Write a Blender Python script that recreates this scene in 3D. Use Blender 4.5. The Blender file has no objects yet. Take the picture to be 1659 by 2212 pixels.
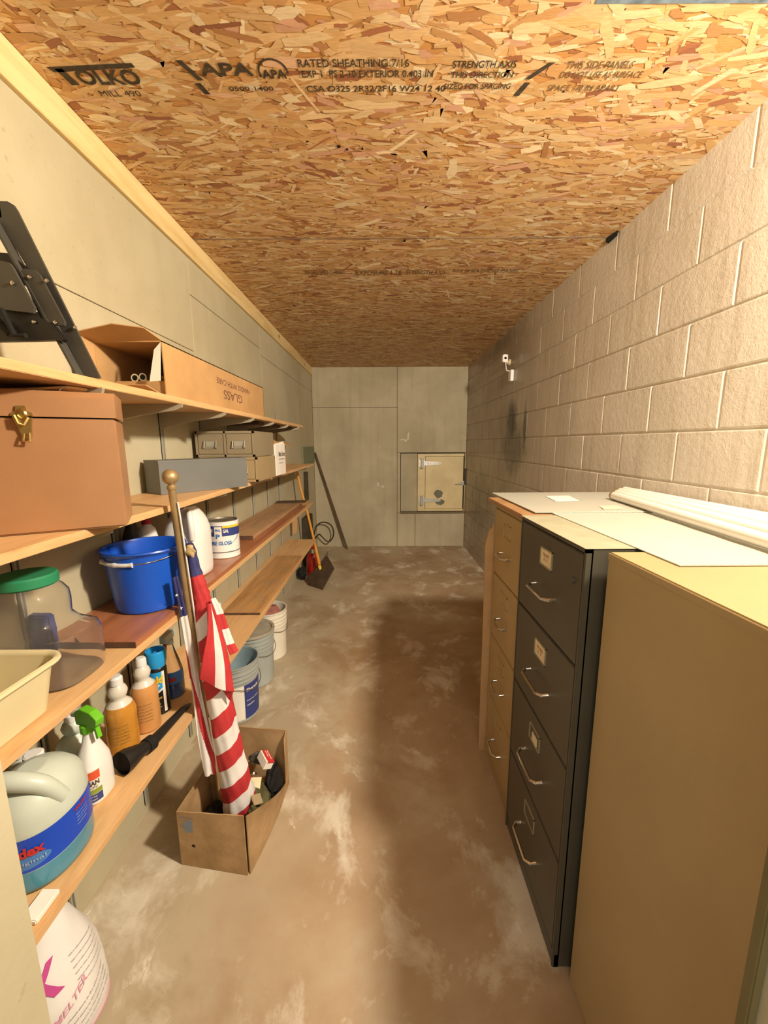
import bpy, bmesh, math, random
from mathutils import Vector, Matrix, Euler
random.seed(7)
PI = math.pi
S = bpy.context.scene
COL = S.collection

# ------------------------------------------------------------------ camera, world, lamps, exposure
cam_d = bpy.data.cameras.new('camera'); cam = bpy.data.objects.new('camera', cam_d); COL.objects.link(cam)
cam_d.sensor_fit = 'VERTICAL'; cam_d.sensor_height = 36.0; cam_d.lens = 860.0 / 2212.0 * 36.0
cam_d.clip_start = 0.02
pitch, yaw, roll = 0.170105, 0.002212, -0.005305
_f = Vector((math.sin(yaw)*math.cos(pitch), math.cos(yaw)*math.cos(pitch), -math.sin(pitch)))
_r = Vector((math.cos(yaw), -math.sin(yaw), 0)); _u = _r.cross(_f)
_r2 = _r*math.cos(roll) + _u*math.sin(roll); _u2 = _r2.cross(_f)
_m = Matrix((_r2, _u2, -_f)).transposed().to_4x4(); _m.translation = Vector((0, 0, 1.602))
cam.matrix_world = _m
S.camera = cam
S.view_settings.view_transform = 'Standard'; S.view_settings.look = 'None'
S.view_settings.gamma = 1.0; S.view_settings.use_curve_mapping = False
S.view_settings.exposure = 0.52

W = bpy.data.worlds.new('world'); S.world = W; W.use_nodes = True
W.node_tree.nodes['Background'].inputs[0].default_value = (1.0, 0.90, 0.76, 1)
W.node_tree.nodes['Background'].inputs[1].default_value = 0.38

def lamp(name, kind, loc, power, color, size=0.1, rot=(0, 0, 0), sy=None):
    d = bpy.data.lights.new(name, kind); d.energy = power; d.color = color
    if kind == 'AREA':
        d.size = size
        if sy: d.shape = 'RECTANGLE'; d.size_y = sy
    else: d.shadow_soft_size = size
    o = bpy.data.objects.new(name, d); COL.objects.link(o); o.location = loc; o.rotation_euler = rot
    return o
bulb = lamp('ceiling_bulb_light', 'POINT', (1.04, 0.54, 2.44), 84, (1.0, 0.885, 0.72), 0.075)
bulb.data.use_nodes = True
_lt = bulb.data.node_tree; _fo = _lt.nodes.new('ShaderNodeLightFalloff'); _fo.inputs['Strength'].default_value = 1.0
_lt.links.new(_fo.outputs['Linear'], _lt.nodes['Emission'].inputs['Strength'])
# added fill light outside the doorway, lifts the shadows in the room
lamp('fill_light', 'AREA', (0.0, -1.3, 2.30), 17, (1.0, 0.89, 0.72), 1.2, (math.radians(58), 0, 0), 0.8)

# ------------------------------------------------------------------ materials
def lin(h):
    h = h.lstrip('#'); c = [int(h[i:i+2], 16)/255 for i in (0, 2, 4)]
    return tuple((x/12.92 if x <= .04045 else ((x+.055)/1.055)**2.4) for x in c) + (1,)
class NT:
    def __init__(s, m): s.t = m.node_tree; s.n = s.t.nodes; s.l = s.t.links
    def new(s, t, **k):
        n = s.n.new(t)
        for a, b in k.items(): setattr(n, a, b)
        return n
    def link(s, a, b): s.l.new(a, b)
    def coords(s, scale=(1, 1, 1), rot=(0, 0, 0), loc=(0, 0, 0)):
        tc = s.new('ShaderNodeTexCoord'); mp = s.new('ShaderNodeMapping')
        mp.inputs['Scale'].default_value = scale; mp.inputs['Rotation'].default_value = rot; mp.inputs['Location'].default_value = loc
        s.link(tc.outputs['Object'], mp.inputs['Vector']); return mp.outputs[0]
    def noise(s, vec, scale, detail=4, rough=.55, dist=0):
        n = s.new('ShaderNodeTexNoise'); n.inputs['Scale'].default_value = scale; n.inputs['Detail'].default_value = detail
        n.inputs['Roughness'].default_value = rough; n.inputs['Distortion'].default_value = dist
        s.link(vec, n.inputs['Vector']); return n.outputs['Fac']
    def ramp(s, fac, pts, interp='LINEAR'):
        r = s.new('ShaderNodeValToRGB'); e = r.color_ramp; e.interpolation = interp
        while len(e.elements) < len(pts): e.elements.new(.5)
        for el, (p, c) in zip(e.elements, pts): el.position = p; el.color = c
        s.link(fac, r.inputs[0]); return r.outputs[0]
    def mix(s, fac, a, b, mode='MIX'):
        m = s.new('ShaderNodeMix', data_type='RGBA', blend_type=mode)
        for sock, v in ((m.inputs[0], fac), (m.inputs[6], a), (m.inputs[7], b)):
            if hasattr(v, 'is_output'): s.link(v, sock)
            else: sock.default_value = v
        return m.outputs[2]
    def math(s, op, a, b=0.0, c=0.0, clamp=False):
        m = s.new('ShaderNodeMath', operation=op); m.use_clamp = clamp
        for i, v in enumerate((a, b, c)):
            if hasattr(v, 'is_output'): s.link(v, m.inputs[i])
            else: m.inputs[i].default_value = v
        return m.outputs[0]
    def bump(s, h, strength, dist=.01):
        b = s.new('ShaderNodeBump'); b.inputs['Strength'].default_value = strength; b.inputs['Distance'].default_value = dist
        s.link(h, b.inputs['Height']); return b.outputs[0]
def G(v): return (v, v, v, 1)
MATS = {}
def mat(name, col, rough=.5, metal=0, var=.06, vscale=6, bump=0, bscale=60, stretch=(1, 1, 1), trans=0, ior=1.45, coat=0, col2=None, sheen=0, thin=False):
    if name in MATS: return MATS[name]
    m = bpy.data.materials.new(name); m.use_nodes = True; t = NT(m); b = t.n['Principled BSDF']
    c = lin(col) if isinstance(col, str) else col
    v = t.coords(stretch)
    n = t.noise(v, vscale)
    if col2: dark = lin(col2)
    else: dark = tuple(max(0, x*(1-var*2.2)) for x in c[:3]) + (1,)
    lite = tuple(min(1, x*(1+var)) for x in c[:3]) + (1,)
    t.link(t.ramp(n, [(.33, dark), (.66, lite)]), b.inputs['Base Color'])
    b.inputs['Roughness'].default_value = rough; b.inputs['Metallic'].default_value = metal
    b.inputs['IOR'].default_value = ior; b.inputs['Transmission Weight'].default_value = trans
    b.inputs['Coat Weight'].default_value = coat
    if bump: t.link(t.bump(t.noise(v, bscale, 5), bump, .004), b.inputs['Normal'])
    MATS[name] = m; return m
def wood(name, base, dark, rough=.5, axis='y', ring=9, knots=True, wear=0, coat=0):
    if name in MATS: return MATS[name]
    m = bpy.data.materials.new(name); m.use_nodes = True; t = NT(m); b = t.n['Principled BSDF']
    sc = {'y': (1, .12, 1), 'x': (.12, 1, 1), 'z': (1, 1, .12)}[axis]
    v = t.coords(sc)
    n1 = t.noise(v, ring*2, 3, .5, .8); n2 = t.noise(v, ring*14, 3, .6)
    f = t.math('ADD', t.math('MULTIPLY', n1, .7), t.math('MULTIPLY', n2, .3))
    c = t.ramp(f, [(.32, lin(dark)), (.55, lin(base)), (.75, tuple(min(1, x*1.08) for x in lin(base)[:3]) + (1,))])
    if knots:
        vo = t.new('ShaderNodeTexVoronoi'); vo.inputs['Scale'].default_value = 3.2
        t.link(t.coords({'y': (1.6, .6, 1), 'x': (.6, 1.6, 1), 'z': (1.6, 1, .6)}[axis]), vo.inputs['Vector'])
        k = t.ramp(vo.outputs['Distance'], [(.03, G(1)), (.075, G(0))])
        c = t.mix(k, c, tuple(x*.45 for x in lin(dark)[:3]) + (1,))
    if wear:
        w = t.ramp(t.noise(t.coords(), 5, 6, .65), [(.45, G(0)), (.7, G(wear))])
        c = t.mix(w, c, lin('#9a8668'))
    t.link(c, b.inputs['Base Color']); b.inputs['Roughness'].default_value = rough; b.inputs['Coat Weight'].default_value = coat
    t.link(t.bump(f, .15, .002), b.inputs['Normal'])
    MATS[name] = m; return m

# concrete walls
def concrete(name, a, b2, soft=1.0, streak=True):
    m = bpy.data.materials.new(name); m.use_nodes = True; t = NT(m); b = t.n['Principled BSDF']
    v = t.coords()
    c = t.ramp(t.noise(v, 1.3, 8, .6, .3), [(.35, lin(b2)), (.62, lin(a))])
    sp = t.ramp(t.noise(v, 42, 3, .6), [(.64, G(0)), (.74, G(.25))]); c = t.mix(sp, c, lin('#6f6450'))
    if streak:
        st = t.ramp(t.noise(t.coords((7, 7, .5)), 1.4, 4), [(.5, G(0)), (.8, G(.35*soft))]); c = t.mix(st, c, lin('#7f7761'))
        wp = t.ramp(t.noise(t.coords((3, 3, 3)), 2.2, 6, .7), [(.66, G(0)), (.76, G(.35))]); c = t.mix(wp, c, lin('#d9cfb6'))
    t.link(c, b.inputs['Base Color']); b.inputs['Roughness'].default_value = .85
    t.link(t.bump(t.noise(v, 55, 6, .6), .22, .004), b.inputs['Normal'])
    MATS[name] = m; return m
M_conL = concrete('concrete_left', '#c0b698', '#b0a585', soft=.3)
M_conB = concrete('concrete_back', '#b3a78c', '#a09478')
M_gap = mat('dark_gap', '#4a4132', .9)

# floor
def floor_mat():
    m = bpy.data.materials.new('worn_floor'); m.use_nodes = True; t = NT(m); b = t.n['Principled BSDF']
    v = t.coords()
    n = t.noise(v, .8, 8, .62, .3)
    c = t.ramp(n, [(.34, lin('#937858')), (.5, lin('#a89072')), (.66, lin('#b9ab92'))])
    tc = t.new('ShaderNodeTexCoord'); sx = t.new('ShaderNodeSeparateXYZ'); t.link(tc.outputs['Object'], sx.inputs[0])
    # greyer along the shelves, browner in the aisle
    e = t.math('ADD', sx.outputs[0], t.math('MULTIPLY', t.math('SUBTRACT', t.noise(v, 2.3, 6, .6), .5), .9))
    gr = t.new('ShaderNodeMapRange'); gr.inputs['From Min'].default_value = -.22; gr.inputs['From Max'].default_value = -.62; t.link(e, gr.inputs['Value'])
    c = t.mix(t.math('MULTIPLY', gr.outputs[0], .65), c, lin('#b3a88f'))
    n2 = t.noise(t.coords((1, .8, 1), loc=(3, 1, 0)), 3.4, 9, .66, .35)
    c = t.mix(t.ramp(n2, [(.53, G(0)), (.66, G(.8))]), c, lin('#d6cdba'))          # pale scuffed paint
    n5 = t.noise(t.coords((1, .7, 1), loc=(5, 9, 0)), 8, 6, .7, .5)
    c = t.mix(t.math('MULTIPLY', t.ramp(n5, [(.60, G(0)), (.68, G(.8))]), t.ramp(n2, [(.45, G(0)), (.6, G(1))])), c, lin('#e6dfd0'))
    n3 = t.noise(t.coords((1, 1, 1), loc=(8, 4, 0)), 1.5, 7, .6, .4)
    c = t.mix(t.ramp(n3, [(.50, G(0)), (.66, G(.65))]), c, lin('#8a6d48'))           # brown wear
    n4 = t.noise(v, 26, 5, .7)
    c = t.mix(t.ramp(n4, [(.64, G(0)), (.76, G(.2))]), c, lin('#6a563c'))
    t.link(c, b.inputs['Base Color'])
    t.link(t.ramp(t.noise(v, 5, 4), [(.3, G(.42)), (.7, G(.7))]), b.inputs['Roughness'])
    t.link(t.bump(t.noise(v, 30, 6, .6), .12, .004), b.inputs['Normal'])
    return m
M_floor = floor_mat()

# painted block wall : cream paint, drips of dirt and a soot patch far down the wall
def block_mat():
    m = bpy.data.materials.new('painted_block'); m.use_nodes = True; t = NT(m); b = t.n['Principled BSDF']
    tc = t.new('ShaderNodeTexCoord'); sx = t.new('ShaderNodeSeparateXYZ'); t.link(tc.outputs['Object'], sx.inputs[0])
    X, Y, Z = sx.outputs
    v = tc.outputs['Object']
    c = t.ramp(t.noise(v, 1.8, 7, .6), [(.35, lin('#d3cabb')), (.6, lin('#dfd7c9'))])
    drip = t.noise(t.coords((16, 16, 1.1)), 1.3, 5, .6)
    c = t.mix(t.ramp(drip, [(.5, G(0)), (.74, G(.35))]), c, lin('#97835c'))
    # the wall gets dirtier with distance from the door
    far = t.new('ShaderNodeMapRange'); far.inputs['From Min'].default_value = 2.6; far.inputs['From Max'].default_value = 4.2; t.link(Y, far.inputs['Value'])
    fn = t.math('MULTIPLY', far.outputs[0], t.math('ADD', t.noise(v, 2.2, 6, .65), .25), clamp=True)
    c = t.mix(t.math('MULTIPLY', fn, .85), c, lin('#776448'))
    def blob(cy, cz, ry, rz, amt, soft=.45, nscale=9, nz=.5):
        dy = t.math('DIVIDE', t.math('SUBTRACT', Y, cy), ry); dz = t.math('DIVIDE', t.math('SUBTRACT', Z, cz), rz)
        d = t.math('SQRT', t.math('ADD', t.math('MULTIPLY', dy, dy), t.math('MULTIPLY', dz, dz)))
        d = t.math('ADD', d, t.math('MULTIPLY', t.math('SUBTRACT', t.noise(v, nscale, 5, .65), .5), nz*2))
        r = t.new('ShaderNodeMapRange'); r.inputs['From Min'].default_value = 1.0; r.inputs['From Max'].default_value = soft
        r.inputs['To Min'].default_value = 0; r.inputs['To Max'].default_value = amt; t.link(d, r.inputs['Value']); return r.outputs[0]
    c = t.mix(blob(4.02, 1.82, .20, .24, .95), c, lin('#24211c'))
    c = t.mix(blob(3.64, 1.74, .05, .26, .85), c, lin('#2c2822'))
    c = t.mix(blob(3.95, 1.55, .42, .30, .7), c, lin('#4b4232'))
    c = t.mix(blob(5.3, .85, .7, .55, .55, .3), c, lin('#4d4632'))
    c = t.mix(blob(4.5, 2.62, .7, .13, .5, .3), c, lin('#5b5140'))
    t.link(c, b.inputs['Base Color'])
    b.inputs['Roughness'].default_value = .38; b.inputs['Coat Weight'].default_value = .15
    h = t.math('ADD', t.noise(v, 38, 5, .6), t.math('MULTIPLY', t.noise(v, 130, 3, .6), .4))
    t.link(t.bump(h, .42, .006), b.inputs['Normal'])
    return m
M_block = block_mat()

# oriented strand board: flake colours come with the flakes, fine grain from noise
def osb_mat():
    m = bpy.data.materials.new('strand_board'); m.use_nodes = True; t = NT(m); b = t.n['Principled BSDF']
    a = t.new('ShaderNodeAttribute', attribute_name='flake'); c = a.outputs['Color']
    g = t.noise(t.coords((9, 70, 1)), 3, 4, .6)
    c = t.mix(t.ramp(g, [(.35, G(.22)), (.6, G(0))]), c, lin('#9a6a38'))
    g2 = t.noise(t.coords((5, 22, 1)), 3.3, 5, .7)
    c = t.mix(t.ramp(g2, [(.52, G(0)), (.72, G(.25))]), c, lin('#a06a38'))
    t.link(c, b.inputs['Base Color']); b.inputs['Roughness'].default_value = .58
    t.link(t.bump(g, .2, .002), b.inputs['Normal'])
    return m
M_osb = osb_mat()

M_shelf = wood('shelf_pine', '#d9b07c', '#c79863', .5, 'y', 10)
M_trim = wood('trim_pine', '#e2c890', '#cfae72', .6, 'y', 6)
M_redwood = wood('stained_board', '#a66b48', '#8a5233', .4, 'y', 8, False, coat=.2)
M_oldboard = wood('old_board', '#b48e66', '#936d49', .7, 'y', 8, True, wear=.7)
M_planks = wood('plank', '#bf925c', '#a07443', .65, 'y', 7, True, wear=.55)
M_stick = wood('dark_stick', '#5a4630', '#3a2c1d', .8, 'z', 12, False)
M_yhandle = wood('yellow_handle', '#dd9c3e', '#c07f2c', .5, 'z', 8, False)
M_steel = mat('zinc_steel', '#b5b2a4', .4, .35, .05)
M_bracket = mat('bracket_grey', '#b3aa92', .45, .3, .05)
M_chrome = mat('chrome', '#d8d6cf', .16, 1, .02)
M_brass = mat('brass', '#cbb374', .28, .9, .06, 20)
M_goldpole = mat('gold_pole', '#b69c70', .38, .55, .10, 9)
M_blackmetal = mat('black_metal', '#4f4c45', .5, .2, .06, 8)
M_black = mat('black_plastic', '#201e1b', .45, 0, .1)
M_darkrub = mat('dark_rubber', '#14120f', .8, 0, .1)
M_brownsteel = mat('brown_hammered', '#ad8059', .38, .1, .03, 8, .10, 480)
M_tancab = mat('tan_enamel', '#b39a6c', .42, .05, .04, 4)
M_beigecab = mat('beige_enamel', '#b09a70', .42, .05, .03, 3, .12, 260)
M_darkcab = mat('charcoal_enamel', '#565246', .38, .1, .05, 4)
M_cardfile = mat('taupe_enamel', '#94866c', .42, .1, .03, 5)
M_cardfile2 = mat('sand_enamel', '#a8926d', .42, .1, .03, 5)
M_greybox = mat('grey_enamel', '#6d6f6c', .5, .1, .03, 6)
M_label = mat('paper_label', '#e2d3ae', .8, 0, .05, 30)
M_labelred = mat('reddish_print', '#b1604b', .8)
M_card = mat('cardboard', '#bf9562', .85, 0, .07, 5, .15, 70)
M_card2 = mat('old_cardboard', '#b3936a', .88, 0, .10, 7, .25, 40, col2='#94754c')
M_ink = mat('dark_ink', '#4c3f3a', .8)
M_stamp = mat('stamp_ink', '#4b4030', .85, 0, .2, 60)
M_stamp2 = mat('faded_stamp_ink', '#7d6240', .85, 0, .2, 60)
M_white = mat('white_plastic', '#e9e7e2', .35, 0, .02)
M_whitep = mat('white_paper', '#eee9dd', .8, 0, .03)
M_milk = mat('milky_plastic', '#c5cec0', .35, 0, .03, 8)
M_cream = mat('cream_plastic', '#d9cba0', .42, 0, .03)
M_blue = mat('blue_plastic', '#1f58c8', .32, 0, .05, 5)
M_green = mat('green_lid', '#2f8a5e', .45, 0, .04)
M_lime = mat('lime_trigger', '#6fc22a', .4, 0, .05)
M_cyan = mat('cyan_cap', '#2b9fe0', .32, 0, .03)
M_canblack = mat('can_black', '#1d1a17', .35, 0, .05)
M_yellow = mat('label_yellow', '#e6c52a', .5)
M_red = mat('label_red', '#c23330', .5)
M_lblue = mat('label_blue', '#1b4bc4', .38, 0, .05)
M_lblue2 = mat('label_light_blue', '#4d84c9', .4, 0, .08, 20)
M_navy = mat('navy_print', '#34407f', .5, 0, .05)
M_teal = mat('teal_fluid', '#4c8ea6', .15, 0, .05, coat=.3)
M_bluefl = mat('blue_fluid', '#2c66ae', .12, 0, .1, coat=.4)
M_amber = mat('amber_fluid', '#c78a35', .2, 0, .08, 9, coat=.4)
M_amber2 = mat('orange_fluid', '#cf9558', .2, 0, .05, 9, coat=.4)
M_frost = mat('frosted_plastic', '#efe9da', .25, 0, .03, trans=.2)
M_clear = mat('clear_plastic', '#f6f4f0', .04, 0, .005, trans=.97, ior=1.3)
M_diff = mat('diffuser_panel', '#dcdccf', .3, 0, .02, trans=.35, ior=1.3)
M_tube = mat('tube_glass', '#f3efe6', .25, 0, .01, coat=.4)
M_pail = mat('grey_pail', '#a5aaa5', .42, 0, .05, 6)
M_pailw = mat('white_pail', '#e4ddca', .42, 0, .04, 6)
M_inner = mat('pail_inside', '#8fa5ae', .35, 0, .08, 9)
M_rag = mat('reddish_rag', '#a56b5c', .9, 0, .15, 20, .4, 60)
M_redpl = mat('red_tin', '#9b1f16', .3, 0, .12, 8, coat=.3)
M_shovel = mat('rusty_sheet', '#4f3d2c', .7, .3, .15, 12, .3, 40)
M_flagred = mat('flag_red', '#bf3538', .65, 0, .05, 14, .2, 90)
M_flagwhite = mat('flag_white', '#e6e0da', .65, 0, .03, 14, .2, 90)
M_flagblue = mat('flag_blue', '#35386a', .65, 0, .05, 14, .2, 90)
M_olive = mat('olive_cloth', '#54502f', .9, 0, .2, 20, .4, 50)
M_hatch = mat('cream_hatch', '#cdb98a', .5, 0, .05, 5)
M_pink = mat('magenta_print', '#c94f96', .6)
M_pinkl = mat('pale_pink_print', '#dca0b4', .6)
M_greyprint = mat('grey_print', '#77716c', .7)
M_greenpanel = mat('grey_green_board', '#7e8266', .8, 0, .05)
M_cord = mat('black_cord', '#332b20', .6)
M_postdark = mat('dark_post', '#433a28', .85, 0, .15, 12)

# ------------------------------------------------------------------ mesh helpers
def BM(): return bmesh.new()
def _put(bm, src, mtx=None, mi=0):
    vs = [bm.verts.new(mtx @ v.co if mtx else v.co) for v in src.verts]
    src.verts.index_update()
    for f in src.faces:
        try:
            nf = bm.faces.new([vs[v.index] for v in f.verts]); nf.material_index = mi if mi else f.material_index
        except ValueError: pass
    src.free()
def box(bm, a, b, bev=0.0, mtx=None, mi=0, seg=2):
    t = bmesh.new(); bmesh.ops.create_cube(t, size=1)
    for v in t.verts:
        v.co = Vector([(a[i]+b[i])/2 + v.co[i]*(b[i]-a[i]) for i in range(3)])
    if bev: bmesh.ops.bevel(t, geom=t.edges[:], offset=bev, segments=seg, affect='EDGES', clamp_overlap=True)
    _put(bm, t, mtx, mi)
def rings(bm, rs, close=True, cap0=True, cap1=True, mi=0, mis=None):
    L = [[bm.verts.new(p) for p in r] for r in rs]
    n = len(L[0])
    for k in range(len(L)-1):
        for i in range(n if close else n-1):
            j = (i+1) % n
            f = bm.faces.new((L[k][i], L[k][j], L[k+1][j], L[k+1][i])); f.material_index = mis[k] if mis else mi
    if cap0: f = bm.faces.new(L[0][::-1]); f.material_index = mis[0] if mis else mi
    if cap1: f = bm.faces.new(L[-1]); f.material_index = mis[-1] if mis else mi
    return L
def lathe(bm, prof, c=(0, 0, 0), n=40, sx=1, sy=1, cap0=True, cap1=True, mi=0, mis=None, power=2, mtx=None):
    """prof: list of (radius, z); power>2 gives squarish footprints"""
    rs = []
    for r, z in prof:
        ring = []
        for i in range(n):
            a = 2*PI*i/n; ca, sa = math.cos(a), math.sin(a)
            if power != 2:
                k = (abs(ca)**power + abs(sa)**power)**(-1/power)
            else: k = 1
            p = Vector((c[0]+r*k*ca*sx, c[1]+r*k*sa*sy, c[2]+z)); ring.append(mtx @ p if mtx else p)
        rs.append(ring)
    return rings(bm, rs, True, cap0, cap1, mi, mis)
def tube(bm, pts, r, n=10, mi=0, cap=True):
    pts = [Vector(p) for p in pts]; rs = []
    up = Vector((0, 0, 1)); prev = None
    for i, p in enumerate(pts):
        d = (pts[min(i+1, len(pts)-1)] - pts[max(i-1, 0)]).normalized()
        a = prev if prev else (up if abs(d.dot(up)) < .95 else Vector((1, 0, 0)))
        x = (a - d*a.dot(d)).normalized(); y = d.cross(x); prev = x
        rr = r[i] if isinstance(r, (list, tuple)) else r
        rs.append([p + x*rr*math.cos(2*PI*k/n) + y*rr*math.sin(2*PI*k/n) for k in range(n)])
    rings(bm, rs, True, cap, cap, mi)
def prism(bm, poly, off, mi=0):
    """poly: list of 3-D points in a plane, extruded by vector off"""
    off = Vector(off); a = [bm.verts.new(Vector(p)) for p in poly]; b = [bm.verts.new(Vector(p)+off) for p in poly]
    n = len(a)
    for i in range(n):
        f = bm.faces.new((a[i], a[(i+1) % n], b[(i+1) % n], b[i])); f.material_index = mi
    f = bm.faces.new(a[::-1]); f.material_index = mi
    f = bm.faces.new(b); f.material_index = mi
def smoothpts(pts, n=6):
    P = [Vector(p) for p in pts]; out = []
    for i in range(len(P)-1):
        p0, p1, p2, p3 = P[max(i-1, 0)], P[i], P[i+1], P[min(i+2, len(P)-1)]
        for k in range(n):
            t = k/n
            out.append(.5*((2*p1)+(-p0+p2)*t+(2*p0-5*p1+4*p2-p3)*t*t+(-p0+3*p1-3*p2+p3)*t**3))
    out.append(P[-1]); return out
def setp(o, label=None, cat=None, group=None, kind=None):
    if label: o['label'] = label
    if cat: o['category'] = cat
    if group: o['group'] = group
    if kind: o['kind'] = kind
    return o
def obj(name, bm, mats, parent=None, label=None, cat=None, group=None, kind=None, ang=35, recalc=True, origin=None):
    if recalc: bmesh.ops.recalc_face_normals(bm, faces=bm.faces[:])
    me = bpy.data.meshes.new(name)
    pm = Vector(origin) if origin else (Vector(parent.location) if parent and parent.type == 'EMPTY' else Vector((0, 0, 0)))
    if parent and parent.type != 'EMPTY':
        q = parent
        pm = Vector((0, 0, 0))
        while q: pm += q.location; q = q.parent
    if parent is None and origin is None and kind != 'structure':
        xs = [v.co for v in bm.verts]
        pm = Vector(((min(v.x for v in xs)+max(v.x for v in xs))/2, (min(v.y for v in xs)+max(v.y for v in xs))/2, min(v.z for v in xs)))
    for v in bm.verts: v.co -= pm
    bm.to_mesh(me); bm.free()
    for m in (mats if isinstance(mats, (list, tuple)) else [mats]): me.materials.append(m)
    me.polygons.foreach_set('use_smooth', [True]*len(me.polygons))
    me.set_sharp_from_angle(angle=math.radians(ang))
    o = bpy.data.objects.new(name, me); COL.objects.link(o)
    wn = o.modifiers.new('normals', 'WEIGHTED_NORMAL'); wn.keep_sharp = True; wn.weight = 80
    if parent: o.parent = parent
    else: o.location = pm
    return setp(o, label, cat, group, kind)
def thing(name, label, cat, loc, group=None):
    o = bpy.data.objects.new(name, None); COL.objects.link(o); o.location = loc; o.empty_display_size = .05
    return setp(o, label, cat, group)
def text_bm(s, w, h, fn, bold=0.0, mirror=False, sub=0):
    """Letters filling a w x h rectangle; fn(u, v) -> world point."""
    cu = bpy.data.curves.new('t', 'FONT'); cu.body = s; cu.size = 1; cu.offset = bold; cu.resolution_u = 3
    to = bpy.data.objects.new('t', cu); COL.objects.link(to)
    bpy.context.view_layer.update()
    me = bpy.data.meshes.new_from_object(to.evaluated_get(bpy.context.evaluated_depsgraph_get()))
    bpy.data.objects.remove(to); bpy.data.curves.remove(cu)
    bm = bmesh.new(); bm.from_mesh(me); bpy.data.meshes.remove(me)
    if sub:
        bmesh.ops.triangulate(bm, faces=bm.faces[:])
        bmesh.ops.subdivide_edges(bm, edges=[e for e in bm.edges if e.calc_length() > .15], cuts=sub)
    xs = [v.co.x for v in bm.verts]; ys = [v.co.y for v in bm.verts]
    x0, x1, y0, y1 = min(xs), max(xs), min(ys), max(ys)
    for v in bm.verts:
        u = (v.co.x-x0)/(x1-x0)*w; q = (v.co.y-y0)/(y1-y0)*h
        v.co = fn(u, q)
    return bm
def plane_fn(o, ux, uy, lift=.0008):
    o, ux, uy = Vector(o), Vector(ux).normalized(), Vector(uy).normalized(); n = ux.cross(uy)*lift
    return lambda u, v: o + ux*u + uy*v + n
def cyl_fn(c, r, a0, z0, lift=.0008, sx=1, sy=1):
    """wraps around a vertical cylinder, u runs counter-clockwise from angle a0"""
    return lambda u, v: Vector((c[0]+(r+lift)*math.cos(a0+u/r)*sx, c[1]+(r+lift)*math.sin(a0+u/r)*sy, z0+v))
def merge(*bms):
    b = bms[0]
    for x in bms[1:]: _put(b, x)
    return b
def words(name, items, mat_, parent, **k):
    for i in items: o = obj(name, text_bm(*i), mat_, parent, recalc=False, **k)
    return o
def band(bm, c, r, a0, a1, z0, z1, n=24, th=.0006, mi=0, sx=1, sy=1, zt=None):
    """curved label patch on a cylinder"""
    rs = []
    for zz in (z0, z1):
        rs.append([(c[0]+(r+th)*math.cos(a0+(a1-a0)*i/n)*sx, c[1]+(r+th)*math.sin(a0+(a1-a0)*i/n)*sy, zz) for i in range(n+1)])
    rings(bm, rs, False, False, False, mi)

# ================================================================== SETTING
HC = 2.712; XR = 1.271; XL = -1.05; YB = 6.125; Y0 = .22
# floor
b = BM(); box(b, (-2.2, -2.0, -.08), (2.4, 6.4, 0)); obj('floor', b, M_floor, kind='structure')

def panel_wall(name, panels, gap, thick, axis, face, mats, sign):
    """wall of form-cast panels with thin joints; axis 'x' -> wall plane x=face, 'y' -> y=face"""
    b = BM()
    for (a0, a1, z0, z1) in panels:
        a0 += gap; a1 -= gap; z0 += gap*(z0 > .01); z1 -= gap*(z1 < HC-.01)
        if axis == 'x': box(b, (min(face, face+sign*thick), a0, z0), (max(face, face+sign*thick), a1, z1), .0015, seg=1)
        else: box(b, (a0, min(face, face+sign*thick), z0), (a1, max(face, face+sign*thick), z1), .0015, seg=1)
    return b
b = panel_wall('wall_left', [(Y0, 2.35, 0, 2.114), (Y0, 2.35, 2.114, HC), (2.35, 3.62, 0, 2.412), (2.35, 3.62, 2.412, HC), (3.62, YB, 0, 2.36), (3.62, YB, 2.36, HC)], .0016, .06, 'x', XL, None, -1)
box(b, (XL-.10, Y0, 0), (XL-.012, YB+.1, HC), mi=1)
obj('wall_left', b, [M_conL, M_gap], kind='structure')
b = panel_wall('wall_back', [(XL, .219, 2.137, HC), (XL, .219, 0, 2.137), (.219, XR, 1.462, HC), (.219, .27, .534, 1.462), (.219, .5, 0, .534), (.5, XR, 0, .534), (1.252, XR, .534, 1.462)], .003, .07, 'y', YB, None, 1)
box(b, (XL-.1, YB+.012, 0), (.26, YB+.2, HC), mi=1); box(b, (.26, YB+.012, 1.47), (XR+.1, YB+.2, HC), mi=1); box(b, (.26, YB+.012, 0), (XR+.1, YB+.2, .53), mi=1); box(b, (.26, YB+.09, .5), (XR+.1, YB+.2, 1.5), mi=1)
obj('wall_back', b, [M_conB, M_gap], kind='structure')
# plaster dabs on the back wall
b = BM()
for (x, z, w, h, a) in ((.30, 1.66, .09, .022, .2), (.385, 1.70, .03, .13, -.15), (.345, 1.645, .05, .04, 0), (-.075, .98, .03, .075, .2), (.0, .95, .05, .03, 0)):
    n = 14; pts = []
    for i in range(n):
        t = 2*PI*i/n; rr = 1+random.uniform(-.3, .25)
        px, pz = w/2*rr*math.cos(t), h/2*rr*math.sin(t)
        pts.append((x+px*math.cos(a)-pz*math.sin(a), YB+.0002, z+px*math.sin(a)+pz*math.cos(a)))
    prism(b, pts, (0, -.0015, 0))
obj('trim_plaster', b, mat('plaster_dab', '#c9c2b1', .9), kind='structure')

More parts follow.
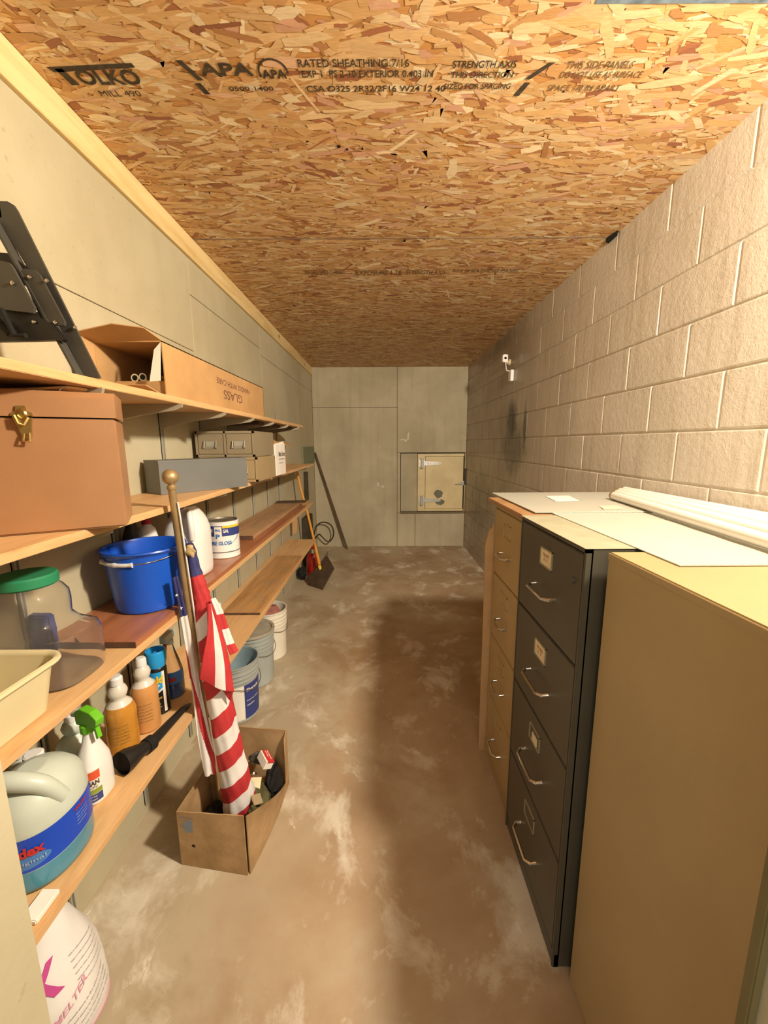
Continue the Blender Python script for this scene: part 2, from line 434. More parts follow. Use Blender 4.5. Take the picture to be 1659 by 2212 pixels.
# right wall: painted concrete blocks with tooled joints
b = BM(); zA, ch, hb = 2.5227, .21879, .2032
lines = [HC+.03] + [zA-ch*k for k in range(0, 12)] + [-.09]
for c in range(len(lines)-1):
    z1, z0 = lines[c], lines[c+1]
    j = (c % 2) - 8
    while 1.540+hb*j < YB+.2:
        y0 = 1.540+hb*j; y1 = y0+2*hb; j += 2
        y0, y1 = max(y0, Y0-.02), min(y1, YB+.02)
        if y1-y0 < .03: continue
        g, bv = .0036, .0055; xf = XR + random.uniform(-.0006, .0006)
        o = [(XR+.0055, y0+g, z0+g), (XR+.0055, y1-g, z0+g), (XR+.0055, y1-g, z1-g), (XR+.0055, y0+g, z1-g)]
        i = [(xf, y0+g+bv, z0+g+bv), (xf, y1-g-bv, z0+g+bv), (xf, y1-g-bv, z1-g-bv), (xf, y0+g+bv, z1-g-bv)]
        m_ = [(xf+.0012, y0+g+bv*.35, z0+g+bv*.35), (xf+.0012, y1-g-bv*.35, z0+g+bv*.35), (xf+.0012, y1-g-bv*.35, z1-g-bv*.35), (xf+.0012, y0+g+bv*.35, z1-g-bv*.35)]
        rings(b, [o, m_, i], True, False, True)
box(b, (XR+.0055, Y0-.02, 0), (XR+.15, YB+.1, HC))
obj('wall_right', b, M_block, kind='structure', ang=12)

# near wall around the doorway the picture is taken through
b = BM()
box(b, (-1.15, Y0, 0), (-.437, .40, HC)); box(b, (.468, Y0, 0), (1.40, .40, HC)); box(b, (-.437, Y0, 2.16), (.468, .40, HC))
obj('wall_near', b, M_conL, kind='structure')
b = BM(); box(b, (.455, .385, 0), (.4675, .3995, 2.16), .002);
obj('trim_1', b, mat('jamb_strip', '#6e6440', .8), kind='structure')

# ledger board under the ceiling on the left
b = BM(); box(b, (XL, Y0+.19, 2.600), (-1.033, YB-.002, HC-.001), .0015)
obj('trim_2', b, M_trim, kind='structure')

# ceiling of strand board with real flakes
def build_ceiling():
    rnd = random.Random(3)
    pal = [('#e0bb88', 36), ('#d8ae75', 32), ('#e6c99a', 20), ('#f0dcb4', 11), ('#cb9c66', 16), ('#b68354', 7), ('#a56b49', 4), ('#d3a486', 5), ('#deb592', 6), ('#965f44', 2)]
    cols = []
    for h, w in pal: cols += [lin(h)]*w
    verts, faces, cl = [], [], []
    x0, x1, y0, y1 = XL-.02, XR+.02, Y0-.02, YB+.02
    def poly(pts, c):
        s = len(verts); verts.extend(pts); faces.append(list(range(s, s+len(pts)))); cl.append(c)
    poly([(x0, y0, HC+.0022), (x0, y1, HC+.0022), (x1, y1, HC+.0022), (x1, y0, HC+.0022)], lin('#cb9558'))
    N = 26000
    for k in range(N):
        cx, cy = rnd.uniform(x0, x1), rnd.uniform(y0, y1)
        L = rnd.choice((rnd.uniform(.07, .19), rnd.uniform(.05, .13), rnd.uniform(.03, .07))); w = rnd.uniform(.007, .036)*(1 if L > .05 else .7)
        if rnd.random() < .05: w *= 1.7
        a = rnd.gauss(0, .28)
        if rnd.random() < .13: a = rnd.uniform(-1.5, 1.5)
        z = HC - .0001 + .002*(1-k/N)
        n = rnd.choice((2, 3, 4)); top, bot = [], []
        for i in range(n+1):
            t = -1+2*i/n
            top.append((t*L/2+rnd.uniform(-.1, .1)*L/n, w/2*(1+rnd.uniform(-.45, .25))*(rnd.uniform(.5, .95) if i in (0, n) else 1)))
            bot.append((t*L/2+rnd.uniform(-.1, .1)*L/n, -w/2*(1+rnd.uniform(-.45, .25))*(rnd.uniform(.5, .95) if i in (0, n) else 1)))
        top[0] = (top[0][0]+rnd.uniform(0, .3)*w, top[0][1]); bot[-1] = (bot[-1][0]-rnd.uniform(0, 1.2)*w, bot[-1][1])
        pts = bot + top[::-1]; ca, sa = math.cos(a), math.sin(a)
        c = rnd.choice(cols); f = rnd.uniform(.88, 1.1)
        poly([(cx+p*ca-q*sa, cy+p*sa+q*ca, z) for p, q in pts][::-1], (c[0]*f, c[1]*f, c[2]*f, 1))
    me = bpy.data.meshes.new('ceiling'); me.from_pydata(verts, [], faces)
    at = me.color_attributes.new('flake', 'FLOAT_COLOR', 'CORNER')
    buf = []
    for f, c in zip(faces, cl): buf.extend(list(c)*len(f))
    at.data.foreach_set('color', buf)
    me.materials.append(M_osb)
    o = bpy.data.objects.new('ceiling', me); COL.objects.link(o); setp(o, kind='structure')
    # board backing
    return o
ceil = build_ceiling()
b = BM(); box(b, (XL-.1, Y0, HC+.004), (XR+.15, YB+.2, HC+.06)); obj('board_backing', b, M_card, ceil, kind='structure')
# panel joints
b = BM(); box(b, (XL+.02, 2.404, HC-.0006), (XR, 2.410, HC+.001)); obj('board_joint', b, mat('joint_blue', '#7d7064', .9), ceil)
b = BM(); box(b, (.55, 1.216, HC-.0006), (XR, 1.226, HC+.001)); obj('board_edge_paint', b, mat('edge_blue', '#6f7f8c', .9, 0, .2, 30), ceil)
b = BM()
prism(b, [(1.255, 2.33, HC-.0005), (1.270, 2.36, HC-.0005), (1.271, 2.45, HC-.0005), (1.245, 2.43, HC-.0005), (1.238, 2.40, HC-.0005)], (0, 0, -.012))
for (x, y, r) in ((1.13, 2.13, .006), (.93, 1.16, .004), (-.16, 1.72, .007), (-.13, 1.735, .005)): lathe(b, [(r, -.002), (r, 0)], (x, y, HC), 10)
obj('knot_hole', b, M_darkrub, ceil)
# printed stamps
dn = lambda x, y: plane_fn((x, y, HC-.0006), (1, 0, 0), (0, -1, 0), .0004)
its = [('TOLKO', .26, .062, dn(-.985, 1.455), .02), ('MILL 490', .13, .022, dn(-.90, 1.497), .0)]
its[0] = ('OLKO', .19, .052, dn(-.93, 1.455), .03)
st = merge(*[text_bm(*i) for i in its])
prism(st, [(-.995, 1.395, HC-.0008), (-.735, 1.383, HC-.0008), (-.732, 1.397, HC-.0008), (-.985, 1.412, HC-.0008)], (0, 0, .0004))
prism(st, [(-.975, 1.40, HC-.0008), (-.952, 1.40, HC-.0008), (-.940, 1.455, HC-.0008), (-.965, 1.455, HC-.0008)], (0, 0, .0004))
for (xa, ya, xb, yb) in ((-.602, 1.375, -.565, 1.44), (-.58, 1.45, -.565, 1.49), (.50, 1.385, .445, 1.44), (.45, 1.452, .43, 1.50)):
    prism(st, [(xa, ya, HC-.0008), (xa+.018, ya, HC-.0008), (xb+.018, yb, HC-.0008), (xb, yb, HC-.0008)], (0, 0, .0004))
_put(st, text_bm('APA', .16, .042, dn(-.545, 1.425), .03))
_put(st, text_bm('0500 1400', .14, .016, dn(-.48, 1.478), .01))
for i in range(26):
    a0, a1 = PI*1.15*i/26-.1, PI*1.15*(i+.9)/26-.1
    c0, r0, r1 = (-.325, 1.415), .040, .046
    prism(st, [(c0[0]+r0*math.cos(a0), c0[1]-r0*math.sin(a0), HC-.0008), (c0[0]+r1*math.cos(a0), c0[1]-r1*math.sin(a0), HC-.0008), (c0[0]+r1*math.cos(a1), c0[1]-r1*math.sin(a1), HC-.0008), (c0[0]+r0*math.cos(a1), c0[1]-r0*math.sin(a1), HC-.0008)], (0, 0, .0004))
_put(st, text_bm('APA', .075, .030, dn(-.362, 1.435), .03))
obj('printed_stamp', st, M_stamp, ceil, recalc=False)
words('printed_stamp', [('RATED SHEATHING 7/16', .33, .026, dn(-.245, 1.398), .01), ('EXP 1  PS 2-10 EXTERIOR 0.403 IN', .40, .024, dn(-.24, 1.432), .01),
      ('CSA O325 2R32/2F16 W24 12 40', .44, .022, dn(-.235, 1.482), .01), ('STRENGTH AXIS', .19, .024, dn(.215, 1.402), .012), ('THIS DIRECTION', .19, .020, dn(.215, 1.434), .008),
      ('SIZED FOR SPACING', .21, .020, dn(.20, 1.474), .008)], M_stamp, ceil)
words('printed_stamp', [('THIS SIDE PANELS', .20, .024, dn(.555, 1.405), .004), ('DO NOT USE AS SURFACE', .25, .022, dn(.55, 1.436), .004), ('SPACE 1/8 IN APART', .23, .022, dn(.53, 1.482), .004)], M_stamp2, ceil)
words('printed_stamp', [('RATED SHEATHING', .24, .06, dn(-.50, 2.87), .0), ('EXPOSURE 1 16', .30, .075, dn(-.17, 2.89), .004), ('STRENGTH AXIS', .26, .065, dn(.16, 2.88), 0), ('7/16 SHEATHING PANEL', .44, .05, dn(.46, 2.85), 0)], M_stamp2, ceil)

# hatch door in the recess of the back wall
b = BM(); box(b, (.278, YB+.045, .550), (.530, YB+.085, 1.450), .002); obj('door_panel', b, M_conB, None, kind='structure').name = 'trim_3'
b = BM(); box(b, (.268, YB-.012, .520), (1.262, YB+.03, .548), .003); obj('trim_4', b, mat('sill_grey', '#6d5f4c', .8), kind='structure')
b = BM()
box(b, (.537, YB+.03, .555), (.650, YB+.088, 1.445), .003); box(b, (.650, YB+.03, 1.405), (1.250, YB+.088, 1.445), .003); box(b, (.650, YB+.03, .555), (1.250, YB+.088, .590), .003)
hd = obj('door_1', b, M_hatch, kind='structure')
b = BM(); box(b, (.655, YB+.022, .594), (1.238, YB+.075, 1.400), .004); obj('door_leaf', b, M_hatch, hd)
M_hinge = mat('hinge_metal', '#c6c3b8', .32, .35, .06, 20)
for z in (1.300, .728):
    b = BM()
    box(b, (.555, YB+.008, z-.06), (.64, YB+.03, z+.06), .008)
    tube(b, [(.60, YB-.006, z-.075), (.60, YB-.006, z+.075)], .022, 14)
    prism(b, [(.60, YB+.004, z-.035), (.86, YB+.008, z-.022), (.895, YB+.010, z-.008), (.895, YB+.010, z+.010), (.86, YB+.008, z+.024), (.60, YB+.004, z+.035)], (0, .016, 0))
    for x in (.70, .80, .86): lathe(b, [(.008, 0), (.005, .006)], (0, 0, 0), 10, mtx=Matrix.Translation((x, YB+.006, z)) @ Matrix.Rotation(PI/2, 4, 'X'))
    obj('hinge', b, M_hinge, hd)
b = BM(); box(b, (1.205, YB+.0, .96), (1.25, YB+.024, 1.03), .006); tube(b, [(1.235, YB-.01, .995), (1.16, YB-.022, .985), (1.115, YB-.02, .98)], [.016, .012, .006], 10)
obj('latch', b, M_hinge, hd)
b = BM()
for (x, z, rx, rz) in ((.86, .825, .07, .065), (.885, .70, .075, .05)):
    prism(b, [(x+rx*math.cos(2*PI*i/18)*random.uniform(.8, 1.1), YB+.0215, z+rz*math.sin(2*PI*i/18)*random.uniform(.8, 1.1)) for i in range(18)], (0, -.001, 0))
obj('peeled_paint', b, mat('peeled_grey', '#6d6c5a', .8), hd)

# ================================================================== SHELVING
SX = -.740
std_y = [1.09, 1.51, 1.92, 2.34, 2.76, 3.18, 3.59, 4.00]
shelf_z = [(1.772, 3.79), (1.395, 4.29), (1.000, 4.15), (.577, 4.24)]
ordn = ['nearest', 'second nearest', 'third', 'fourth', 'fifth', 'sixth', 'seventh', 'farthest']
for i, y in enumerate(std_y):
    b = BM(); box(b, (XL, y-.008, .05), (XL+.004, y+.008, 1.90)); box(b, (XL, y-.008, .05), (XL+.012, y-.0055, 1.90)); box(b, (XL, y+.0055, .05), (XL+.012, y+.008, 1.90))
    t = obj('shelf_standard', b, M_steel, None, 'slotted zinc upright strip on the left wall, %s from the doorway' % ordn[i], 'shelf upright', 'slotted uprights carrying the shelves', origin=(XL, y, .05))
    for z, ye in shelf_z:
        if y > ye: continue
        zz = z-.0225; b = BM(); e = .002 if z > 1.7 else .024
        prism(b, [(XL+.012, y-.005, zz-.075), (XL+.012, y-.005, zz), (SX-.012-e, y-.005, zz), (SX+.006-e, y-.005, zz+.002*(e < .01)), (SX+.008-e, y-.005, zz-.002), (SX+.004-e, y-.005, zz-.013), (SX-.016-e, y-.005, zz-.022), (XL+.16, y-.005, zz-.040), (XL+.05, y-.005, zz-.062)], (0, .010, 0))
        obj('bracket', b, M_bracket, t)
names = ['top', 'second', 'third', 'lowest']
for (z, ye), n in zip(shelf_z, names):
    b = BM(); box(b, (XL+.002, .405, z-.022), (SX, ye, z), .0015)
    obj('shelf_board', b, M_shelf, None, {'top': 'long pine shelf board, topmost of four, under the long carton', 'second': 'long pine shelf board carrying the brown steel chest and grey box', 'third': 'long pine shelf board carrying the blue bucket and paint can', 'lowest': 'long pine shelf board, lowest of four, carrying the spray bottles'}[n], 'shelf', 'long pine shelves on the left wall')

def board(name, a, bb, m, label, cat='board', bev=.003, rot=0, piv=None):
    b = BM(); M = None
    if rot:
        p = Vector(piv or a); M = Matrix.Translation(p) @ Matrix.Rotation(rot, 4, 'Z') @ Matrix.Translation(-p)
    box(b, a, bb, bev, M); return obj(name, b, m, None, label, cat)
# loose boards lying on the shelves
bd1 = board('stained_board', (-1.045, 1.113, 1.000), (-.745, 3.80, 1.019), M_redwood, 'long reddish brown stained board lying on the third shelf under the bucket', bev=.002)
bd2 = board('old_board', (-1.035, 2.40, 1.0195), (-.805, 3.80, 1.045), M_oldboard, 'worn light brown plank lying behind the paint can on the stained board')
bd3 = board('pine_plank', (-.985, 2.285, .5775), (-.752, 3.55, .592), M_planks, 'dirty knotty pine plank lying on the lowest shelf')
board('dark_strip', (-1.03, 3.75, 1.0465), (-.745, 3.90, 1.052), M_stick, 'thin dark wood strip lying across the far end of the third shelf', rot=.1)
M_endg = mat('dark_end_grain', '#5b4130', .85, 0, .15, 40)
for par, a, bb in ((bd1, (-1.045, 1.1115, 1.000), (-.745, 1.1132, 1.019)), (bd2, (-1.035, 2.3985, 1.0195), (-.805, 2.4003, 1.045)), (bd3, (-.985, 2.2835, .5775), (-.752, 2.2853, .592))):
    b = BM(); box(b, a, bb, .0004); obj('end_grain', b, M_endg, par)
# dark board under the far end of top shelf
b = BM(); box(b, (-1.03, 2.62, 1.728), (-.80, 3.78, 1.748), .002); obj('dark_board', b, M_stick, None, 'dark board tucked on the brackets under the top shelf', 'board')

# ================================================================== TOP SHELF
# flat screen mount leaning on the wall
tm = thing('screen_mount', 'black steel screen wall mount leaning on the top shelf', 'bracket', (-.80, 1.10, 1.773))
def P(pts, y): return [(x, y, z) for x, z in pts]
b = BM()
prism(b, P([(-.936, 2.186), (-.905, 2.185), (-.893, 2.178), (-.886, 2.166), (-.733, 1.7735), (-.771, 1.7735), (-.822, 1.899), (-.878, 2.032), (-.931, 2.14)], 1.08), (0, .006, 0))
prism(b, P([(-.771, 1.7735), (-.777, 1.7735), (-.937, 2.14), (-.931, 2.14)], 1.055), (0, .03, 0))
prism(b, P([(-1.035, 2.186), (-.925, 2.186), (-.925, 2.15), (-1.035, 2.15)], 1.08), (0, .006, 0))
obj('rail', b, M_blackmetal, tm)
b = BM(); prism(b, P([(-1.03, 2.075), (-.909, 2.065), (-.868, 2.030), (-.868, 1.99), (-1.03, 2.02)], 1.068), (0, .008, 0)); obj('crossbar', b, M_black, tm)
b = BM(); prism(b, P([(-.882, 2.020), (-.872, 2.026), (-.846, 2.024), (-.835, 2.012), (-.789, 1.904), (-.792, 1.896), (-.843, 1.898)], 1.058), (0, .006, 0)); obj('side_plate', b, M_blackmetal, tm)
b = BM(); prism(b, P([(-.99, 2.045), (-.900, 2.034), (-.887, 2.031), (-.880, 2.020), (-.842, 1.932), (-.847, 1.919), (-.99, 1.935)], 1.036), (0, .008, 0)); obj('tilt_plate', b, M_blackmetal, tm)
b = BM(); prism(b, P([(-1.0, 1.933), (-.852, 1.927), (-.845, 1.914), (-.816, 1.897), (-.790, 1.862), (-.797, 1.856), (-.808, 1.860), (-.863, 1.858), (-1.0, 1.857)], 1.048), (0, .014, 0)); obj('lower_bar', b, M_black, tm)
b = BM(); tube(b, [(-.93, 1.016, 1.925), (-.903, 1.016, 1.920), (-.882, 1.016, 1.862), (-.855, 1.016, 1.862)], .006, 10); tube(b, [(-.93, 1.03, 1.90), (-.90, 1.03, 1.87)], .012, 10); obj('crank_rod', b, M_darkrub, tm)
for (x, z, y) in ((-.858, 2.006, 1.055), (-.855, 1.901, 1.045), (-.811, 1.902, 1.055), (-.818, 1.998, 1.056), (-.778, 1.896, 1.076), (-.883, 1.985, 1.033)):
    b = BM(); lathe(b, [(.005, 0), (.0045, .002), (.002, .004)], (0, 0, 0), 12, mtx=Matrix.Translation((x, y, z)) @ Matrix.Rotation(PI/2, 4, 'X')); obj('bolt', b, M_chrome, tm)

# long carton with tubes in it
y0, y1, xa, xb, z0, z1 = 1.465, 2.645, -1.005, -.765, 1.7725, 1.958
ct = thing('long_carton', 'long brown carton marked GLASS lying open ended on the top shelf', 'box', ((xa+xb)/2, 2.0, z0))
b = BM(); th = .004
box(b, (xa, y0, z0), (xb, y1, z0+th)); box(b, (xa, y0, z0), (xa+th, y1, z1)); box(b, (xb-th, y0, z0), (xb, y1, z1)); box(b, (xa, y0, z1-th), (xb, y1, z1)); box(b, (xa, y1-th, z0), (xb, y1, z1))
obj('carton_body', b, M_card, ct)
b = BM()
prism(b, [(xa, y0, z0+.002), (xa-.022, y0-.055, z0+.002), (xa-.028, y0-.075, z1+.012), (xa, y0, z1)], (.003, 0, 0)); obj('flap', b, M_card, ct)
b = BM(); prism(b, [(xa, y0, z1), (xb, y0, z1), (xb-.03, y0-.05, z1+.028), (xa+.12, y0-.075, z1+.034), (xa-.02, y0-.06, z1+.012)], (0, 0, .003)); obj('flap', b, M_card, ct)
b = BM(); prism(b, [(xa+.035, y0, z0), (xb-.01, y0, z0), (xb-.045, y0-.045, z0+.030), (xa+.07, y0-.05, z0+.034)], (0, 0, .003)); obj('flap', b, M_card, ct)
b = BM(); prism(b, [(xb-.028, y0-.004, z1-.03), (xb-.004, y0-.004, z1-.006), (xb-.002, y0-.03, z0+.048), (xb-.040, y0-.03, z0+.045)], (0, .002, 0)); obj('packing_label', b, M_whitep, ct)
sidefn = lambda y, z: plane_fn((xb+.0002, y, z), (0, -1, 0), (0, 0, -1), .0006)
words('printed_text', [('GLASS', .255, .042, sidefn(2.245, 1.862), .0), ('HANDLE WITH CARE', .46, .027, sidefn(2.375, 1.91), .0)], mat('carton_print', '#7d5147', .8), ct)
b = BM(); box(b, (xa+.055, y0+.012, z0+.005), (xb-.006, y1-.01, 1.826), .002); obj('inner_tray', b, M_card, ct)
for i, (x, z) in enumerate(((-.893, 1.8405), (-.856, 1.8405), (-.819, 1.8405))):
    yy = (1.500, 1.485, 1.500)[i]
    b = BM(); tube(b, [(x, yy+.02, z), (x, 2.6, z)], .0135, 16)
    t = obj('lamp_tube', b, M_tube, None, 'white lamp tube end inside the open carton, %s of three' % ('leftmost', 'middle one', 'rightmost')[i], 'tube lamp', 'lamp tubes in the open carton')
    b = BM(); tube(b, [(x, yy, z), (x, yy+.024, z)], .0142, 16); lathe(b, [(.010, 0), (.008, .002)], (0, 0, 0), 12, mtx=Matrix.Translation((x, yy, z)) @ Matrix.Rotation(PI/2, 4, 'X'), mi=1)
    obj('end_cap', b, [M_chrome, M_darkrub], t)

# ================================================================== SECOND SHELF
# brown steel chest with brass latch; its front faces the doorway
cx0, cx1 = -.992, -.655
ch_ = thing('steel_chest', 'brown hammered steel chest with brass latch on the second shelf', 'box', (-.83, 1.02, 1.396))
Mr = Matrix.Translation((-.659, 1.010, 0)) @ Matrix.Rotation(math.radians(28), 4, 'Z') @ Matrix.Translation((.659, -1.002, 0))
# the chest front plane runs from (-.99,.93) to (-.66,1.0)
b = BM(); box(b, (-.985, 1.0, 1.3965), (-.660, 1.175, 1.664), .004, Mr); obj('chest_body', b, M_brownsteel, ch_)
b = BM(); t_ = bmesh.new()
prof = [(1.0, 1.667), (1.0, 1.712), (1.014, 1.727), (1.178, 1.727), (1.178, 1.667)]
prism(b, [Mr @ Vector((-.987, y-.002, z)) for y, z in prof], Mr.to_3x3() @ Vector((.3295, 0, 0)))
obj('chest_lid', b, M_brownsteel, ch_)
b = BM(); lx = -.835
def lp(x, y, z): return Mr @ Vector((x, y, z))
pl = [(lx-.020, 1.668), (lx-.016, 1.675), (lx-.010, 1.678), (lx-.008, 1.690), (lx+.008, 1.690), (lx+.010, 1.678), (lx+.018, 1.675), (lx+.020, 1.668)]
prism(b, [lp(x, .996, z) for x, z in pl], Mr.to_3x3() @ Vector((0, -.003, 0)))
pl = [(lx-.016, 1.664), (lx+.018, 1.664), (lx+.014, 1.640), (lx+.012, 1.618), (lx-.002, 1.614), (lx-.008, 1.636)]
prism(b, [lp(x, .997, z) for x, z in pl], Mr.to_3x3() @ Vector((0, -.004, 0)))
tube(b, [lp(lx-.012, .988, 1.668), lp(lx-.006, .984, 1.650), lp(lx+.004, .984, 1.648), lp(lx+.012, .988, 1.664)], .004, 8)
tube(b, [lp(lx+.0, .990, 1.628), lp(lx-.002, .985, 1.612), lp(lx+.010, .985, 1.610), lp(lx+.010, .990, 1.630)], .0028, 8)
lathe(b, [(.013, 0), (.011, .004), (.004, .007)], (0, 0, 0), 16, mtx=Matrix.Translation(lp(lx, .993, 1.672)) @ Matrix.Rotation(PI/2, 4, 'X'))
obj('latch', b, M_brass, ch_)
b = BM(); tube(b, [lp(-.97, 1.178, 1.700), lp(-.67, 1.178, 1.700)], .004, 8); obj('hinge_pin', b, M_brownsteel, ch_)
# wooden piece with a wire hook between chest and shelf
t = thing('wood_scrap', 'orange wooden slat with wire hook lying on the brown steel chest', 'wood piece', (-.90, 1.03, 1.728))
b = BM(); prism(b, [(-.99, .985, 1.7285), (-.83, 1.00, 1.734), (-.785, 1.03, 1.742), (-.77, 1.08, 1.742), (-.82, 1.10, 1.735), (-.98, 1.08, 1.7285)], (0, 0, .006)); obj('slat', b, M_shelf, t)
b = BM(); tube(b, smoothpts([(-.79, 1.04, 1.746), (-.782, 1.02, 1.744), (-.788, 1.01, 1.735), (-.79, 1.02, 1.7285)]), .0018, 8); obj('hook', b, M_steel, t)

# long grey steel box
t = thing('grey_file_box', 'long plain grey steel box on the second shelf beside the brown chest', 'box', (-.85, 1.83, 1.396))
ang = math.radians(54)
Mg = Matrix.Translation((-.924, 1.650, 1.396)) @ Matrix.Rotation(ang, 4, 'Z')
b = BM(); L_ = .420
prism(b, [Mg @ Vector(p) for p in ((0, 0, .0), (L_, 0, .0), (L_, 0, .140), (0, 0, .140))], Mg.to_3x3() @ Vector((0, .128, 0)))
obj('box_body', b, M_greybox, t)
b = BM(); prism(b, [Mg @ Vector(p) for p in ((-.001, -.001, .132), (L_+.001, -.001, .132), (L_+.001, -.001, .142), (-.001, -.001, .142))], Mg.to_3x3() @ Vector((0, .130, 0)))
for o_ in (b,): pass
obj('box_lid', b, M_greybox, t)

# card file cabinets stacked
def card_file(z, m, lbl, x0, x1, y0, y1, h, handles=True):
    t = thing('card_file', lbl, 'card file', ((x0+x1)/2, (y0+y1)/2, z))
    b = BM(); box(b, (x0, y0+.012, z), (x1, y1, z+h), .002)
    box(b, (x0, y0, z), (x1, y0+.014, z+.014), .001); box(b, (x0, y0, z+h-.014), (x1, y0+.014, z+h), .001)
    xm = (x0+x1)/2
    for xa_, xb_ in ((x0, x0+.012), (xm-.006, xm+.006), (x1-.012, x1)): box(b, (xa_, y0, z), (xb_, y0+.014, z+h), .001)
    obj('cabinet_body', b, m, t)
    for a in (x0+.014, xm+.008):
        c = a + (xm-x0) - .022
        b = BM(); box(b, (a, y0+.003, z+.016), (c, y0+.02, z+h-.016), .002); d = obj('drawer', b, m, t)
        if handles:
            mx = (a+c)/2; b = BM(); zc = z+h*.50
            tube(b, [(mx-.032, y0+.003, zc+.016), (mx-.032, y0-.004, zc+.016), (mx-.032, y0-.012, zc-.018), (mx-.032, y0+.0, zc-.022), (mx+.032, y0+.0, zc-.022), (mx+.032, y0-.012, zc-.018), (mx+.032, y0-.004, zc+.016), (mx+.032, y0+.003, zc+.016)], .0028, 8)
            box(b, (mx-.028, y0+.0, zc-.014), (mx+.028, y0+.0035, zc+.014), .001)
            obj('pull', b, M_steel, d)
    return t
card_file(1.3965, M_cardfile2, 'sand coloured two-drawer card file, lower of the stacked pair', -1.015, -.690, 2.200, 2.575, .136, True)
card_file(1.5340, M_cardfile, 'taupe two-drawer card file with label pulls, upper of the stacked pair', -1.020, -.700, 2.200, 2.590, .140)

# printed white box and brown cartons behind it
t = thing('white_box', 'white printed cardboard box with torn top at the far end of second shelf', 'box', (-.80, 2.75, 1.396))
b = BM(); prism(b, [(-.86, 2.62, 1.3965), (-.698, 2.625, 1.3965), (-.698, 2.625, 1.600), (-.86, 2.62, 1.605)], (0, .25, 0)); prism(b, [(-.698, 2.625, 1.598), (-.698, 2.87, 1.60), (-.706, 2.87, 1.622), (-.705, 2.63, 1.603)], (-.002, 0, 0))
obj('box_body', b, M_whitep, t)
sf = lambda y, z: plane_fn((-.6975, y, z), (0, 1, 0), (0, 0, 1), .0006)
words('printed_text', [('Main Street', .17, .034, sf(2.695, 1.520), .02), ('packing supplies', .15, .014, sf(2.70, 1.495), 0), ('keep dry', .11, .012, sf(2.70, 1.470), 0)], M_greyprint, t)
for i, (xa_, xb_, ya_, yb_, h, l) in enumerate(((-1.03, -.865, 2.62, 3.05, .262, 'tall brown carton behind the white printed box, nearer one'), (-1.02, -.80, 3.06, 3.32, .225, 'brown carton behind the white printed box, farther one'))):
    t = thing('brown_carton', l, 'box', ((xa_+xb_)/2, (ya_+yb_)/2, 1.396))
    b = BM(); box(b, (xa_, ya_, 1.3965), (xb_, yb_, 1.3965+h), .002); obj('carton_body', b, M_card, t)
    b = BM(); prism(b, [(xb_, ya_+.004, 1.3965+h-.002), (xb_, yb_-.004, 1.3965+h-.002), (xb_+.065, yb_-.02, 1.3965+h-.035), (xb_+.065, ya_+.02, 1.3965+h-.028)], (0, 0, .003)); obj('flap', b, M_card, t)
b = BM(); box(b, (-1.045, 3.34, 1.3965), (-.99, 3.37, 1.545), .002); obj('wood_lath', b, M_stick, None, 'small dark upright lath standing behind the white box', 'lath')

# ================================================================== THIRD SHELF
# cream dish tub
def rrect(cx, cy, hx, hy, r, z, n=6):
    pts = []
    for (sx, sy, a0) in ((1, 1, 0), (-1, 1, PI/2), (-1, -1, PI), (1, -1, 1.5*PI)):
        for i in range(n+1):
            a = a0+PI/2*i/n; pts.append((cx+sx*(hx-r)+r*math.cos(a), cy+sy*(hy-r)+r*math.sin(a), z))
    return pts
t = thing('dish_tub', 'cream plastic dish tub at the near end of the third shelf', 'tub', (-.885, .70, 1.001))
b = BM(); cx, cy = -.886, .658
rs = [rrect(cx, cy, .110, .180, .03, 1.0008), rrect(cx, cy, .116, .186, .034, 1.006), rrect(cx, cy, .130, .206, .04, 1.112), rrect(cx, cy, .136, .216, .046, 1.118), rrect(cx, cy, .141, .221, .05, 1.114), rrect(cx, cy, .144, .224, .052, 1.118), rrect(cx, cy, .142, .222, .05, 1.124), rrect(cx, cy, .136, .215, .046, 1.126),
      rrect(cx, cy, .127, .203, .04, 1.118), rrect(cx, cy, .113, .183, .032, 1.010), rrect(cx, cy, .107, .177, .028, 1.005)]
rings(b, rs); obj('tub_body', b, M_cream, t, ang=50)
b = BM(); box(b, (cx-.06, cy-.08, 1.0075), (cx+.05, cy+.10, 1.030), .012, seg=3); obj('folded_cloth', b, M_cream, None, 'pale folded cloth lying inside the cream tub', 'cloth')

# clear jug with green lid
t = thing('clear_jug', 'clear plastic jar with green lid and grip behind the cream tub', 'jar', (-.86, .985, 1.001))
b = BM(); jc = (-.912, .975, 1.0008)
prof = [(0, -.880, .100, .082), (.006, -.880, .106, .088), (.03, -.880, .108, .090), (.108, -.880, .108, .090), (.128, -.884, .104, .088), (.140, -.900, .086, .084), (.160, -.910, .076, .078), (.200, -.912, .080, .080), (.222, -.912, .078, .078), (.240, -.912, .066, .068), (.250, -.912, .056, .058), (.262, -.912, .056, .058)]
rs = []
for off, seq in ((0, prof), (.0022, prof[::-1])):
    for z, cx_, rx, ry in seq:
        ring = []; pw = 3.6 if z < .13 else 2.4
        for i in range(56):
            a = 2*PI*i/56; ca, sa = math.cos(a), math.sin(a); k = (abs(ca)**pw+abs(sa)**pw)**(-1/pw)
            ring.append((cx_+(rx-off)*k*ca, .975+(ry-off)*k*sa, 1.0008+max(z, off)))
        rs.append(ring)
rings(b, rs)
obj('jar_body', b, M_clear, t, ang=50)
b = BM(); lathe(b, [(.062, 0), (.066, .004), (.066, .024), (.062, .029), (.02, .030)], (jc[0], jc[1], 1.2505), 40); obj('lid', b, M_green, t)
b = BM(); box(b, (-1.030, 1.078, 1.001), (-.965, 1.108, 1.12), .006); obj('blue_packet', b, M_navy, None, 'dark blue packet standing against the wall behind the clear jar', 'packet')

